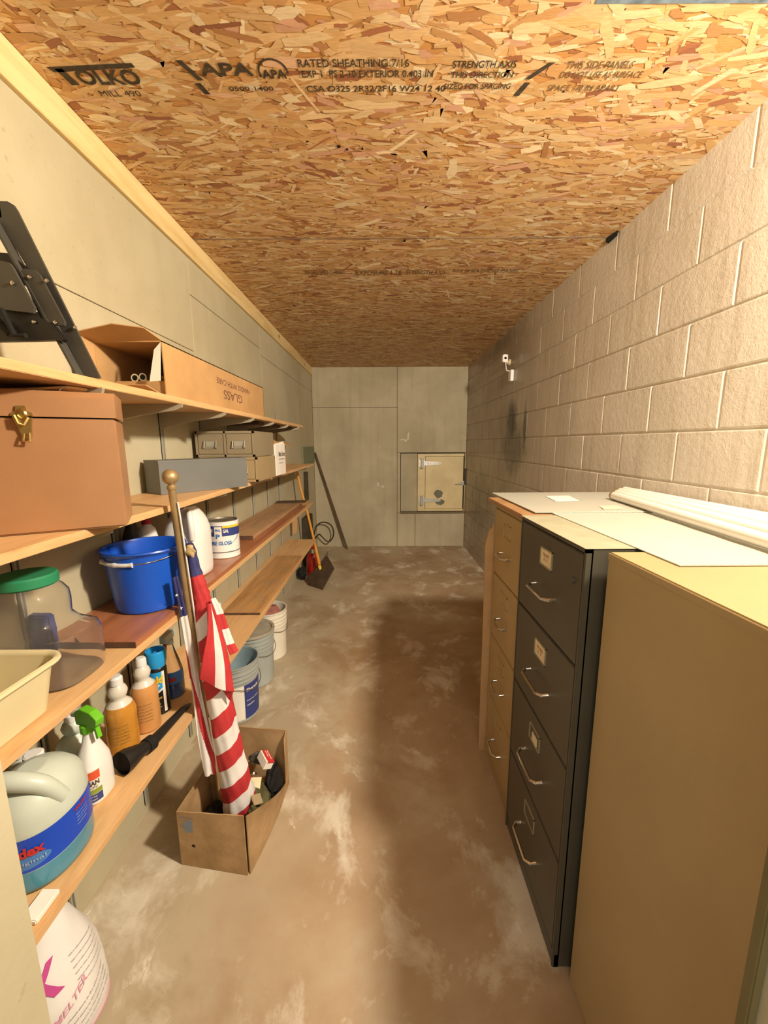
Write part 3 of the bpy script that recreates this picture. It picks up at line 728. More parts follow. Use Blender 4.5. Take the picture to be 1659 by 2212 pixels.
# blue bucket
bc = (-.868, 1.405, 1.0198)
t = thing('blue_bucket', 'blue plastic bucket with white grip on the third shelf', 'bucket', bc)
b = BM()
pr = [(.080, 0), (.102, .003), (.106, .012), (.124, .175), (.127, .182), (.127, .205), (.130, .212), (.136, .216), (.140, .221), (.138, .226), (.130, .226), (.126, .218), (.121, .175), (.103, .014), (.098, .008), (.02, .007)]
lathe(b, pr, bc, 56); obj('bucket_body', b, M_blue, t)
b = BM()
hp = []
for i in range(15):
    a = PI*i/14; hp.append((bc[0]+.140*math.cos(a+PI), bc[1]-.135*math.sin(a)*.93, bc[2]+.212-.026*math.sin(a)))
tube(b, hp, .0022, 8); hd_ = obj('bail', b, M_chrome, t)
b = BM(); gp = smoothpts([Vector(p) for p in hp[4:9]], 5); m_ = len(gp)-1
tube(b, gp, [.0095 if k_ in (0, m_) else (.0088 if k_ in (1, m_-1, m_//2, m_//2+1) else .0072) for k_ in range(m_+1)], 14); obj('grip', b, M_white, hd_)
for sx in (-1, 1):
    b = BM(); box(b, (bc[0]+sx*.128-.012, bc[1]-.014, bc[2]+.190), (bc[0]+sx*.128+.012, bc[1]+.014, bc[2]+.222), .004); obj('ear', b, M_blue, t)

# white jug, red capped bottle, paint can
t = thing('white_jug', 'large white plastic jug behind the blue bucket', 'jug', (-.875, 1.77, 1.02))
b = BM(); jc = (-.880, 1.760, 1.0198)
pr = [(.070, 0), (.082, .006), (.085, .03), (.085, .19), (.083, .215), (.074, .25), (.062, .275), (.048, .295), (.036, .305), (.034, .312)]
lathe(b, pr, jc, 44, 1, 1.1, power=2.8); obj('jug_body', b, M_white, t, ang=60)
b = BM(); tube(b, smoothpts([(-.84, 1.70, 1.315), (-.825, 1.672, 1.300), (-.818, 1.662, 1.255), (-.822, 1.672, 1.20)]), .013, 12); obj('handle', b, M_white, t)
b = BM(); lathe(b, [(.024, 0), (.024, .022), (.02, .025)], (jc[0]-.01, jc[1], 1.3325), 24); obj('cap', b, M_white, t)
t = thing('red_capped_bottle', 'white bottle with red cap standing behind the blue bucket', 'bottle', (-1.00, 1.62, 1.02))
b = BM(); lathe(b, [(.035, 0), (.038, .01), (.038, .20), (.030, .235), (.016, .25), (.016, .262)], (-.995, 1.645, 1.0198), 28); obj('bottle_body', b, M_white, t)
b = BM(); lathe(b, [(.019, 0), (.019, .022), (.016, .025)], (-.995, 1.645, 1.2745), 20); obj('cap', b, M_red, t)
t = thing('dark_bottle', 'dark bottle top beside the red cap behind the bucket', 'bottle', (-1.005, 1.52, 1.02))
b = BM(); lathe(b, [(.03, 0), (.032, .01), (.032, .22), (.02, .26), (.018, .28)], (-1.005, 1.555, 1.0198), 24); obj('bottle_body', b, M_black, t)

pc = (-.850, 2.065, 1.0198); R = .080
t = thing('paint_can', 'white and blue paint can with loose lid on the third shelf', 'can', pc)
b = BM(); lathe(b, [(.078, 0), (.081, .003), (.080, .008), (R, .012), (R, .180), (.082, .184), (.082, .192), (.078, .192), (.077, .180), (.02, .180)], pc, 48, mis=[0]*9); obj('can_body', b, M_white, t)
b = BM(); lathe(b, [(.02, .186), (.072, .186), (.0745, .194), (.077, .194), (.077, .190), (.07, .183), (.02, .183)], pc, 40); obj('lid', b, mat('dusty_metal', '#8b8474', .5, .5, .12, 14), t)
A = lambda d: math.radians(d)
b = BM(); band(b, pc, R, A(-150), A(20), pc[2]+.118, pc[2]+.172, 30); obj('label_band', b, M_navy, t)
b = BM(); band(b, pc, R+.0006, A(-70), A(20), pc[2]+.160, pc[2]+.172, 20); obj('label_band', b, M_yellow, t)
b = BM(); band(b, pc, R+.0008, A(-98), A(-72), pc[2]+.100, pc[2]+.168, 14); obj('label_patch', b, M_whitep, t)
b = BM(); band(b, pc, R, A(-150), A(20), pc[2]+.030, pc[2]+.036, 30); obj('label_stripe', b, M_greyprint, t)
words('label_text', [('P', .022, .024, cyl_fn(pc, R, A(-94), pc[2]+.106, .002), .04), ('PPG', .026, .014, cyl_fn(pc, R, A(-95), pc[2]+.142, .002), .04), ('PURE GLOSS', .120, .020, cyl_fn(pc, R, A(-125), pc[2]+.072, .0016), .03)], mat('label_midblue', '#3f78bd', .5), t)
words('label_text', [('ONE', .028, .018, cyl_fn(pc, R, A(-124), pc[2]+.140, .002), .03), ('GAL', .028, .018, cyl_fn(pc, R, A(-68), pc[2]+.136, .002), .03)], M_whitep, t)
b = BM(); tube(b, smoothpts([(pc[0]+.081, pc[1], pc[2]+.14), (pc[0]+.088, pc[1]-.02, pc[2]+.12), (pc[0]+.075, pc[1]-.04, pc[2]+.09), (pc[0]+.05, pc[1]-.065, pc[2]+.07)]), .0012, 6); obj('bail', b, M_chrome, t)

# ================================================================== LOWEST SHELF
ZS = .5775
# big jug of blue cleaner
jc = (-.862, .855, ZS); R = .093
t = thing('cleaner_jug', 'large milky jug with blue label at the near end of the lowest shelf', 'jug', jc)
b = BM()
pr = [(.080, 0), (.091, .005), (R, .015), (R, .060), (R, .066), (R, .150), (.0925, .160), (.090, .185), (.082, .210), (.067, .230), (.048, .243), (.030, .250), (.024, .253)]
lathe(b, pr, jc, 60, 1, 1.12, mis=[1, 1, 1, 0, 0, 0, 0, 0, 0, 0, 0, 0], power=2.3); obj('jug_body', b, [M_milk, M_teal], t, ang=60)
b = BM(); rs = []
pts = smoothpts([(-.960, .82, ZS+.19), (-.945, .798, ZS+.236), (-.902, .792, ZS+.262), (-.848, .800, ZS+.262), (-.804, .818, ZS+.236), (-.782, .838, ZS+.185)], 8)
tube(b, pts, [.017+.005*math.sin(PI*i/(len(pts)-1)) for i in range(len(pts))], 18); obj('handle', b, M_milk, t, ang=70)
b = BM(); lathe(b, [(.022, 0), (.022, .025), (.018, .028)], (jc[0]-.045, jc[1]+.055, ZS+.215), 24); obj('cap', b, M_white, t)
Ee = dict(sx=1, sy=1.12)
def el_fn(c, r, a0, z0, lift=.0012, tilt=0):
    def f(u, v):
        a = a0+u/r; ca, sa = math.cos(a), math.sin(a); k = (abs(ca)**2.3+abs(sa)**2.3)**(-1/2.3)
        return Vector((c[0]+(r*k+lift)*ca, c[1]+(r*k+lift)*sa*1.12, z0+v+tilt*u))
    return f
def el_band(bm, f0, w, z0, z1, n=40):
    rings(bm, [[f0(w*i/n, zz) for i in range(n+1)] for zz in (z0, z1)], False, False, False)
b = BM(); f0 = el_fn(jc, R, A(-150), ZS, .0008); el_band(b, f0, R*A(190), .062, .148); obj('label_band', b, M_lblue, t)
b = BM(); f0 = el_fn(jc, R, A(-82), ZS, .0013)
prm = [(.030+.044*math.cos(2*PI*i/30), .088+.018*math.sin(2*PI*i/30)) for i in range(30)]
b.faces.new([b.verts.new(f0(u, v)) for u, v in prm])
bmesh.ops.triangulate(b, faces=b.faces[:]); obj('label_oval', b, M_lblue2, t)
words('label_text', [('Windex', .092, .026, el_fn(jc, R, A(-98), ZS+.103, .0030), .04), ('Windex', .034, .010, el_fn(jc, R, A(-4), ZS+.128, .0022, .15), .02)], M_red, t)
words('label_text', [('Original', .062, .012, el_fn(jc, R, A(-80), ZS+.082, .0030), .0), ('glass and more', .032, .005, el_fn(jc, R, A(-2), ZS+.116, .002), 0), ('clean streak free', .032, .005, el_fn(jc, R, A(-2), ZS+.107, .002), 0), ('keep from children', .032, .005, el_fn(jc, R, A(-2), ZS+.098, .002), 0), ('caution', .026, .005, el_fn(jc, R, A(-2), ZS+.089, .002), 0)], mat('label_pale', '#9fb9dc', .5), t)
# crinkled white bag squeezed beside the jug
b = BM(); rs = []
for k in range(16):
    z = ZS+.001+.20*k/15; r = .055*(1-.25*(k/15)**3)
    rs.append([(-.900+(r*1.0+random.uniform(-.006, .006))*math.cos(2*PI*i/22)*.8, .635+(r+random.uniform(-.006, .006))*math.sin(2*PI*i/22), z) for i in range(22)])
rings(b, rs); obj('crinkled_bag', b, M_white, None, 'crinkled white plastic bag between the doorway and the big cleaner jug', 'bag', ang=20)
b = BM(); box(b, (-.795, .700, ZS+.0005), (-.755, .765, ZS+.012), .002); obj('white_carton', b, M_whitep, None, 'small flat white carton at the near edge of the lowest shelf', 'carton')

# frosted bottle
def squeeze(name, label, c, h, r, mbody, mlow=None, lvl=.6, capm=None, mark=False):
    t = thing(name, label, 'bottle', c)
    zs = [(.86, 0), (.98, .012), (1, .03), (1, .30), (.96, .40), (1.0, .47), (.98, .55), (.80, .63), (.52, .68), (.44, .71), (.56, .75), (.62, .80), (.52, .85), (.36, .885), (.33, .90)]
    b = BM(); mis = [1 if (z < lvl and mlow) else 0 for q, z in zs[:-1]]
    lathe(b, [(q*r, z*h) for q, z in zs], c, 36, mis=mis); obj('bottle_body', b, [mbody, mlow or mbody], t, ang=60)
    b = BM(); lathe(b, [(r*.40, .895*h), (r*.40, .975*h), (r*.30, h), (r*.22, h)], c, 24); obj('cap', b, capm or M_white, t)
    if mark:
        words('printed_text', [(s_, r*1.1, .0055, cyl_fn(c, r, A(-95), c[2]+h*(.40-.045*i), .0015), 0) for i, s_ in enumerate(('DIRECTIONS', 'FOR USE ONLY', 'ON FLOORS', 'RINSE WELL', 'CAUTION', 'KEEP AWAY'))], mat('faint_print', '#9c7b45', .7), t)
    return t
squeeze('frosted_bottle', 'milky bottle with white cap behind the white spray bottle', (-.945, 1.085, ZS), .232, .050, M_milk, None)
# second pale bottle behind
squeeze('frosted_bottle', 'pale bottle partly hidden behind the big cleaner jug', (-.99, .96, ZS), .215, .044, M_milk, None)
squeeze('amber_bottle', 'squeeze bottle of amber cleaner beside the green trigger sprayer', (-.893, 1.215, ZS), .268, .048, M_frost, M_amber, .56, mark=True)
squeeze('amber_bottle', 'squeeze bottle of pale orange cleaner beside the insect spray can', (-.872, 1.318, ZS), .275, .045, M_frost, M_amber2, .60, mark=True)

# white sprayer with green trigger
sc = (-.856, 1.030, ZS)
t = thing('spray_bottle', 'white spray bottle with lime green trigger head', 'bottle', sc)
b = BM(); lathe(b, [(.040, 0), (.046, .006), (.047, .03), (.047, .09), (.043, .12), (.030, .155), (.020, .180), (.015, .200), (.014, .215)], sc, 40, .82, 1.05, power=2.6); obj('bottle_body', b, M_white, t, ang=60)
b = BM(); lathe(b, [(.019, 0), (.019, .02), (.016, .024)], (sc[0], sc[1], ZS+.212), 24)
Ms = Matrix.Translation((sc[0], sc[1], ZS+.236)) @ Matrix.Rotation(A(-18), 4, 'Z')
prism(b, [Ms @ Vector(p) for p in ((-.030, -.012, -.004), (.030, -.012, -.004), (.052, -.012, .008), (.056, -.012, .028), (.030, -.012, .046), (-.008, -.012, .050), (-.032, -.012, .034))], Ms.to_3x3() @ Vector((0, .024, 0)))
bmesh.ops.bevel(b, geom=b.edges[-24:], offset=.002, segments=1, affect='EDGES')
hd_ = obj('spray_head', b, M_lime, t)
b = BM(); prism(b, [Ms @ Vector(p) for p in ((.030, -.006, -.002), (.040, -.006, -.004), (.046, -.006, -.034), (.038, -.006, -.040), (.034, -.006, -.018))], Ms.to_3x3() @ Vector((0, .012, 0))); obj('trigger', b, M_lime, hd_)
b = BM(); tube(b, [Ms @ Vector((-.034, 0, .022)), Ms @ Vector((-.050, 0, .020))], .010, 14); obj('nozzle', b, M_milk, hd_)
def sq_fn(c, r, a0, z0, lift=.0012):
    def f(u, v):
        a = a0+u/r; ca, sa = math.cos(a), math.sin(a); k = (abs(ca)**2.6+abs(sa)**2.6)**(-1/2.6)
        return Vector((c[0]+(r*k+lift)*ca*.82, c[1]+(r*k+lift)*sa*1.05, z0+v))
    return f
def sq_band(w, z0, z1, m, a=-100, lift=.001, nm='label_band', n=14):
    b = BM(); f = sq_fn(sc, .047, A(a), ZS, lift); rings(b, [[f(w*i/n, zz) for i in range(n+1)] for zz in (z0, z1)], False, False, False); obj(nm, b, m, t)
sq_band(.062, .014, .116, M_whitep, lift=.0008); sq_band(.060, .016, .040, M_navy, lift=.0014); sq_band(.060, .041, .056, mat('label_olive', '#8f9c3b', .5), lift=.0014); sq_band(.058, .086, .112, mat('label_orange', '#dc5a37', .5), lift=.0014)
words('label_text', [('HUMAN', .050, .016, sq_fn(sc, .047, A(-94), ZS+.068, .002), .03), ('friendly', .045, .009, sq_fn(sc, .047, A(-92), ZS+.058, .002), 0)], M_ink, t)
words('label_text', [('bug spray', .04, .007, sq_fn(sc, .047, A(-92), ZS+.030, .002), 0), ('kills on contact', .04, .005, sq_fn(sc, .047, A(-92), ZS+.022, .002), 0)], M_whitep, t)

# insect spray can
rc = (-.872, 1.408, ZS); R = .0335
t = thing('spray_can', 'black and yellow insect spray can with bright blue cap', 'can', rc)
b = BM(); lathe(b, [(R-.003, 0), (R, .003), (R, .180), (R-.004, .190), (R-.012, .197)], rc, 36); obj('can_body', b, M_canblack, t)
b = BM(); lathe(b, [(R-.002, .192), (R-.001, .200), (R+.003, .215), (R+.004, .250), (R+.001, .255), (R-.006, .255), (R-.007, .232), (.004, .230)], rc, 36); obj('cap', b, M_cyan, t)
b = BM(); box(b, (rc[0]-.006, rc[1]-.02, ZS+.225), (rc[0]+.006, rc[1]+.004, ZS+.248), .002); obj('actuator', b, M_cyan, t)
b = BM()
f0 = cyl_fn(rc, R, A(-140), ZS, .0008)
for (u0, u1) in ((0, .030), (.030, .060)):
    n = 8
    lo = lambda u: .112-.020*(1-abs(u-.030)/.030)
    rings(b, [[f0(u0+(u1-u0)*i/n, lo(u0+(u1-u0)*i/n)) for i in range(n+1)], [f0(u0+(u1-u0)*i/n, .178) for i in range(n+1)]], False, False, False)
obj('label_band', b, M_cyan, t)
b = BM(); n = 16
rings(b, [[f0(.060*i/n, .104-.020*(1-abs(.060*i/n-.030)/.030)) for i in range(n+1)], [f0(.060*i/n, .112-.020*(1-abs(.060*i/n-.030)/.030)) for i in range(n+1)]], False, False, False); obj('label_stripe', b, M_whitep, t)
b = BM(); band(b, rc, R, A(-38), A(-20), ZS+.012, ZS+.178, 5); obj('label_stripe', b, M_whitep, t)
words('label_text', [('Raid', .050, .034, cyl_fn(rc, R, A(-118), ZS+.132, .0022), .05), ('ant & roach', .040, .009, cyl_fn(rc, R, A(-115), ZS+.070, .0018), .02), ('kills bugs', .030, .008, cyl_fn(rc, R, A(-110), ZS+.045, .0018), .02)], M_yellow, t)
words('label_text', [('WASP', .040, .009, cyl_fn(rc, R, A(-120), ZS+.119, .0022), .03), ('germ fighter', .035, .006, cyl_fn(rc, R, A(-112), ZS+.034, .0018), 0)], M_whitep, t)

# clear bottle with blue fluid
wc = (-.875, 1.512, ZS); R = .042
t = thing('glass_cleaner_bottle', 'clear bottle half full of blue glass cleaner behind the insect spray', 'bottle', wc)
b = BM(); lathe(b, [(R-.006, 0), (R, .006), (R, .09), (R-.004, .12), (.030, .155), (.020, .19), (.014, .215), (.014, .225)], wc, 36); obj('bottle_body', b, M_clear, t, ang=60)
b = BM(); lathe(b, [(R-.008, .002), (R-.002, .008), (R-.002, .066)], wc, 36); obj('fluid', b, M_bluefl, t)
b = BM(); band(b, wc, R, A(-150), A(10), ZS+.066, ZS+.118, 24); obj('label_band', b, M_lblue2, t)
words('label_text', [('Windex', .075, .024, cyl_fn(wc, R, A(-145), ZS+.078, .0022), .05)], M_red, t)
b = BM(); lathe(b, [(.016, 0), (.016, .018)], (wc[0], wc[1], ZS+.226), 20); prism(b, [(wc[0]-.012, wc[1]-.045, ZS+.246), (wc[0]+.012, wc[1]-.045, ZS+.246), (wc[0]+.012, wc[1]+.03, ZS+.25), (wc[0]-.012, wc[1]+.03, ZS+.25)], (0, 0, .028)); obj('spray_head', b, M_milk, t)
b = BM(); box(b, (wc[0]-.006, wc[1]-.04, ZS+.214), (wc[0]+.006, wc[1]-.028, ZS+.244), .003); obj('trigger', b, M_red, t)

# vacuum crevice tool
t = thing('vacuum_nozzle', 'black vacuum crevice nozzle lying along the lowest shelf edge', 'nozzle', (-.80, 1.2, ZS))
b = BM(); p0 = Vector((-.822, 1.095, ZS+.043)); p1 = Vector((-.800, 1.16, ZS+.036))
tube(b, [p0, p0.lerp(p1, .3), p0.lerp(p1, .6), p1, (-.792, 1.19, ZS+.030)], [.037, .036, .030, .022, .021], 24, cap=False)
tube(b, [p0+Vector((0, .008, 0)), p0+Vector((0, .009, 0))], .035, 24, mi=1)
obj('socket', b, [M_black, M_darkrub], t)
b = BM(); tube(b, [(-.796, 1.178, ZS+.032), (-.790, 1.205, ZS+.029)], .0255, 20); obj('collar', b, M_darkrub, t)
b = BM()
rs = []
for s in range(9):
    k = s/8; c = Vector((-.790, 1.20, ZS+.028)).lerp(Vector((-.776, 1.415, ZS+.014)), k); w = .017-.004*k; hgt = .020-.010*k
    rs.append([(c.x+w*math.cos(2*PI*i/14), c.y-.03*k*math.sin(2*PI*i/14)*(1 if s == 8 else 0), c.z+hgt*math.sin(2*PI*i/14)) for i in range(14)])
rings(b, rs); obj('flat_tube', b, M_black, t)
b = BM(); lathe(b, [(.022, 0), (.022, .085), (.018, .09)], (-.995, 2.255, ZS), 24); obj('white_cup', b, M_white, None, 'small white cylinder standing on the lowest shelf behind the flag', 'cup')

# ================================================================== FLOOR, LEFT SIDE
# printed sack near the doorway
pc = (-.922, .868, 0)
t = thing('printed_sack', 'white plastic sack printed with a magenta K under the lowest shelf', 'sack', pc)
SP = [(0, .098), (.015, .110), (.05, .115), (.11, .112), (.17, .104), (.23, .090), (.29, .070), (.34, .054), (.38, .040), (.41, .044)]
def sr(z):
    z = max(0, z)
    for p, q in zip(SP, SP[1:]):
        if p[0] <= z <= q[0]: return p[1]+(q[1]-p[1])*(z-p[0])/(q[0]-p[0])
    return SP[-1][1]
def spt(a, z, lift=0.0):
    w = 1+.018*math.sin(3*a+z*20)+.010*math.sin(7*a-z*35)
    return Vector((pc[0]+(sr(z)*w+lift)*math.cos(a), pc[1]+(sr(z)*w+lift)*math.sin(a)*1.12, z+.001))
b = BM(); rings(b, [[spt(2*PI*i/72, .41*k/60) for i in range(72)] for k in range(61)]); obj('sack_body', b, M_white, t, ang=60)
b = BM(); tube(b, [spt(2*PI*i/60, .020, .001) for i in range(61)], .0025, 6); obj('bottom_seam', b, M_pinkl, t)
def sfn(a0, z0, sl=0, lift=.0025): return lambda u, v: spt(A(a0)+(u-sl*v*.0)/.12, z0+v+sl*u, lift)
b = text_bm('K', .075, .085, sfn(-64, .205, .1), .04, sub=2); obj('printed_text', b, M_pink, t, recalc=False)
b = text_bm('MELT', .13, .070, sfn(-135, .165, .1), .03, sub=2); obj('printed_text', b, M_pink, t, recalc=False)
words('printed_text', [('FAST MELTER', .15, .022, sfn(-75, .105, .42), .01)], M_pinkl, t)
its = []
for i in range(6): its.append(('apply to walks and drives before snow', .11, .006, sfn(-14, .17+.018*i, -.2), 0))
for i in range(4): its.append(('keep container tightly closed store in dry place net weight', .20, .008, sfn(-70, .045+.020*i, .12), 0))
words('printed_text', its, M_greyprint, t)

# carton with junk and the flag pole standing in it
BX = [(-.783, 1.290), (-.518, 1.248), (-.458, 1.667), (-.725, 1.705)]
t = thing('open_carton', 'torn open cardboard box on the floor holding the flag pole', 'box', (-.62, 1.48, .001))
def wallp(b, p, q, z0, z1, z2, th=.004, out=0.0, n=8, rag=0.0):
    """cardboard side from p to q, top height z1 at p and z2 at q"""
    p, q = Vector((p[0], p[1], 0)), Vector((q[0], q[1], 0)); nrm = Vector(((q-p).y, -(q-p).x, 0)).normalized()
    lo, hi, lo2, hi2 = [], [], [], []
    for i in range(n+1):
        k = i/n; c = p.lerp(q, k); h = z1+(z2-z1)*k+(random.uniform(-rag, rag) if 0 < i < n else 0)
        o1 = nrm*out*math.sin(PI*k)
        lo.append(c+Vector((0, 0, z0))+o1*.4); hi.append(c+Vector((0, 0, h))+o1)
        lo2.append(c+Vector((0, 0, z0))-nrm*th+o1*.4); hi2.append(c+Vector((0, 0, h))-nrm*th+o1)
    rings(b, [lo, hi, hi2, lo2, lo], False, False, False)
    for k in (0, n): b.faces.new([b.verts.new(x) for x in (lo[k], hi[k], hi2[k], lo2[k])])
TZ = .266
b = BM(); wallp(b, (BX[0][0]-.004, BX[0][1]), BX[1], .001, .238, TZ-.004, rag=.002); obj('near_side', b, M_card2, t)
b = BM(); wallp(b, BX[3], (BX[0][0]-.004, BX[0][1]), .001, TZ, .238, rag=.002); obj('left_side', b, M_card2, t)
b = BM(); wallp(b, BX[2], BX[3], .001, TZ+.018, TZ+.012, rag=.002); obj('far_side', b, M_card2, t)
b = BM()
wallp(b, (BX[1][0]+.010, BX[1][1]+.006), BX[2], .001, TZ-.01, .03, out=.03); obj('right_side', b, M_card2, t)
b = BM()
f = [(-.458, 1.664, .02), (-.458, 1.664, TZ+.018), (-.462, 1.64, TZ-.01), (-.452, 1.60, .15), (-.450, 1.59, .07)]
prism(b, f, (-.004, 0, 0)); obj('torn_strip', b, M_card2, t)
b = BM(); prism(b, [(p[0], p[1], .001) for p in BX], (0, 0, .003)); obj('bottom', b, M_card2, t)
b = BM()
nf = plane_fn((BX[0][0]+.008, BX[0][1]-.0012, .150), (.265, -.042, 0), (0, 0, 1), .0010)
def patch(b, f, pts): b.faces.new([b.verts.new(f(u, v)) for u, v in pts])
patch(b, nf, [(.016, .0), (.030, .0), (.030, .055), (.016, .055)]); patch(b, nf, [(.034, .006), (.050, .006), (.050, .058), (.034, .058)]); patch(b, nf, [(.002, .020), (.012, .020), (.012, .034), (.002, .034)])
patch(b, nf, [(.0, .066), (.055, .066), (.055, .070), (.0, .070)])
obj('faded_print', b, mat('faded_blue_print', '#8190a0', .85, 0, .1, 40), t, recalc=False)
b = BM(); patch(b, nf, [(.040, -.058), (.052, -.060), (.056, -.052), (.048, -.046), (.040, -.050)]); obj('puncture', b, M_darkrub, t, recalc=False)

def crumple(name, c, s, m, label, cat='scrap', seed=1, n=2, rot=(0, 0, 0)):
    r = random.Random(seed); b = BM(); tb = bmesh.new(); bmesh.ops.create_icosphere(tb, subdivisions=n, radius=1)
    R_ = Euler(rot).to_matrix()
    for v in tb.verts:
        v.co = R_ @ Vector([v.co[i]*s[i]*(1+r.uniform(-.22, .22)) for i in range(3)]) + Vector(c)
    _put(b, tb); return obj(name, b, m, None, label, cat, ang=25)
crumple('brown_paper', (-.665, 1.55, .055), (.075, .08, .05), M_card2, 'crumpled brown paper at the left inside the open box', 'paper', 3)
crumple('olive_cloth', (-.545, 1.45, .085), (.05, .10, .08), M_olive, 'olive camouflage cloth stuffed in the open box', 'cloth', 5, 3)
crumple('dark_rag', (-.50, 1.57, .10), (.035, .06, .08), M_darkrub, 'black rag at the right inside the open box', 'cloth', 8, 3)
crumple('dark_ball', (-.575, 1.61, .185), (.042, .030, .024), M_blackmetal, 'dark rounded object against the far side of the box', 'scrap', 9, 3)
crumple('dark_glove', (-.700, 1.42, .075), (.045, .05, .06), M_darkrub, 'black glove beside the pole foot inside the box', 'glove', 21, 3)
crumple('olive_cloth', (-.515, 1.335, .115), (.022, .035, .09), M_olive, 'olive cloth poking out at the near right corner of the box', 'cloth', 23, 3)
b = BM(); M_ = Matrix.Translation((-.553, 1.48, .165)) @ Euler((A(60), A(20), A(25))).to_matrix().to_4x4(); box(b, (-.022, -.03, -.003), (.022, .03, .003), .001, M_); obj('cream_flap', b, M_label, None, 'cream card scrap standing up in the open box', 'card')
b = BM(); M_ = Matrix.Translation((-.520, 1.40, .178)) @ Euler((A(30), A(25), A(50))).to_matrix().to_4x4(); box(b, (-.022, -.02, -.003), (.022, .02, .003), .001, M_); obj('cream_flap', b, mat('dull_card', '#a08c6b', .85), None, 'dull brown card scrap near the right side of the open box', 'card')
b = BM(); M_ = Matrix.Translation((-.568, 1.505, .200)) @ Euler((A(-50), 0, A(5))).to_matrix().to_4x4(); lathe(b, [(.008, -.003), (.016, -.003), (.016, .003), (.008, .003), (.008, -.003)], (0, 0, 0), 20, cap0=False, cap1=False, mtx=M_); obj('metal_ring', b, M_chrome, None, 'small metal ring beside the flag in the open box', 'ring')
t = thing('small_carton', 'small red and white carton on top of the junk in the box', 'carton', (-.535, 1.575, .20))
M_ = Matrix.Translation((-.528, 1.558, .222)) @ Euler((A(-28), A(8), A(-52))).to_matrix().to_4x4()
b = BM(); box(b, (-.036, -.020, -.018), (.036, .020, .018), .001, M_); obj('carton_body', b, M_whitep, t)
b = BM(); box(b, (-.0365, -.014, .0105), (.0365, .0205, .0185), .0005, M_); obj('red_panel', b, M_red, t)
its = []
tf = lambda x, y: (lambda u, v: M_ @ Vector((x+u, y+v, .0192)))
words('label_text', [('Hard Surface', .050, .007, tf(-.030, .008), .02), ('Light Bulb', .036, .007, tf(-.030, -.003), .02)], M_whitep, t)

# flag on pole
fp = thing('flag_on_pole', 'furled American flag on a gold pole leaning from the box', 'flag', (-.735, 1.50, .006))
PB = Vector((-.7375, 1.513, .006)); PT = Vector((-.700, 1.315, 1.462)); ax = (PT-PB).normalized()
b = BM(); tube(b, [PB, PB.lerp(PT, .45), PB.lerp(PT, .452), PB.lerp(PT, .97), PT], [.0148, .0142, .0128, .0125, .0125], 20); obj('pole', b, M_goldpole, fp)
b = BM(); tb = bmesh.new(); bmesh.ops.create_uvsphere(tb, u_segments=28, v_segments=18, radius=.0255)
Mq = Matrix.Translation(PT+ax*.036) @ ax.to_track_quat('Z', 'Y').to_matrix().to_4x4(); _put(b, tb, Mq)
tube(b, [PT-ax*.004, PT+ax*.004, PT+ax*.010, PT+ax*.016], [.0155, .0155, .010, .010], 20); obj('finial', b, M_goldpole, fp)
b = BM(); e_ = Vector((.0165, -.006, 0)); tube(b, smoothpts([PT-ax*.05+e_, PT-ax*.10+e_*1.1, PT-ax*.3+e_*1.25, PT-ax*.55+e_*1.3, PT-ax*.70+e_*1.3]), .0030, 8); obj('halyard', b, M_flagwhite, fp)
# rolled cloth
cl = [(1.270, -.676, 1.345, .012), (1.235, -.690, 1.382, .017), (1.145, -.684, 1.388, .022), (1.03, -.666, 1.392, .029), (.905, -.655, 1.39, .034), (.75, -.649, 1.395, .038), (.58, -.632, 1.392, .041), (.41, -.618, 1.395, .044), (.24, -.602, 1.402, .049), (.12, -.600, 1.418, .055), (.055, -.600, 1.425, .056)]
def cl_at(z):
    for a, c in zip(cl, cl[1:]):
        if a[0] >= z >= c[0]:
            k = (a[0]-z)/(a[0]-c[0]); return tuple(a[i]+(c[i]-a[i])*k for i in (1, 2, 3))
    return cl[-1][1:] if z < cl[-1][0] else cl[0][1:]
bnds = [1.262, 1.135, .985, .905, .82, .745, .665, .585, .505, .43, .355, .28, .205, .135, .062]
colr = [2, 0, 1, 0, 1, 0, 1, 0, 1, 0, 1, 0, 1, 0]
def furl(sub):
    rs, mi = [], []
    for bi in range(len(bnds)-1):
        m = 10
        for k in range(m + (1 if bi == len(bnds)-2 else 0)):
            s = bnds[bi]+(bnds[bi+1]-bnds[bi])*k/m
            x, y, r = cl_at(s); ring = []
            N = 64
            wob = .05*math.sin(s*52)+(.10*math.sin(s*150)+.06*math.sin(s*233) if s > .98 else 0)
            for i in range(N):
                a = 2*PI*i/N
                rr = r*(1+wob*.6+.05*math.sin(2*a+s*8)+.035*math.sin(5*a-s*14)+.02*math.sin(9*a+s*25))
                seam = ((a-1.9*PI-.35*math.sin(s*5)) % (2*PI))/(2*PI)
                rr *= 1+.13*(1-seam)*(1 if s < .98 else .6)                        # spiral lap of the roll
                side = math.cos(a)
                z = s+.034*side*(1 if s < 1.0 else .25)*min(1, (1.27-s)*5)+(.020*(1-seam) if s < .98 else 0)
                ring.append((x+rr*math.cos(a), y+rr*math.sin(a), z))
            rs.append(ring); mi.append(colr[bi])
    b = BM(); rings(b, rs, True, True, True, mis=mi[:-1]); return b
fc = obj('rolled_cloth', furl(1), [M_flagred, M_flagwhite, M_flagblue], fp, ang=60)
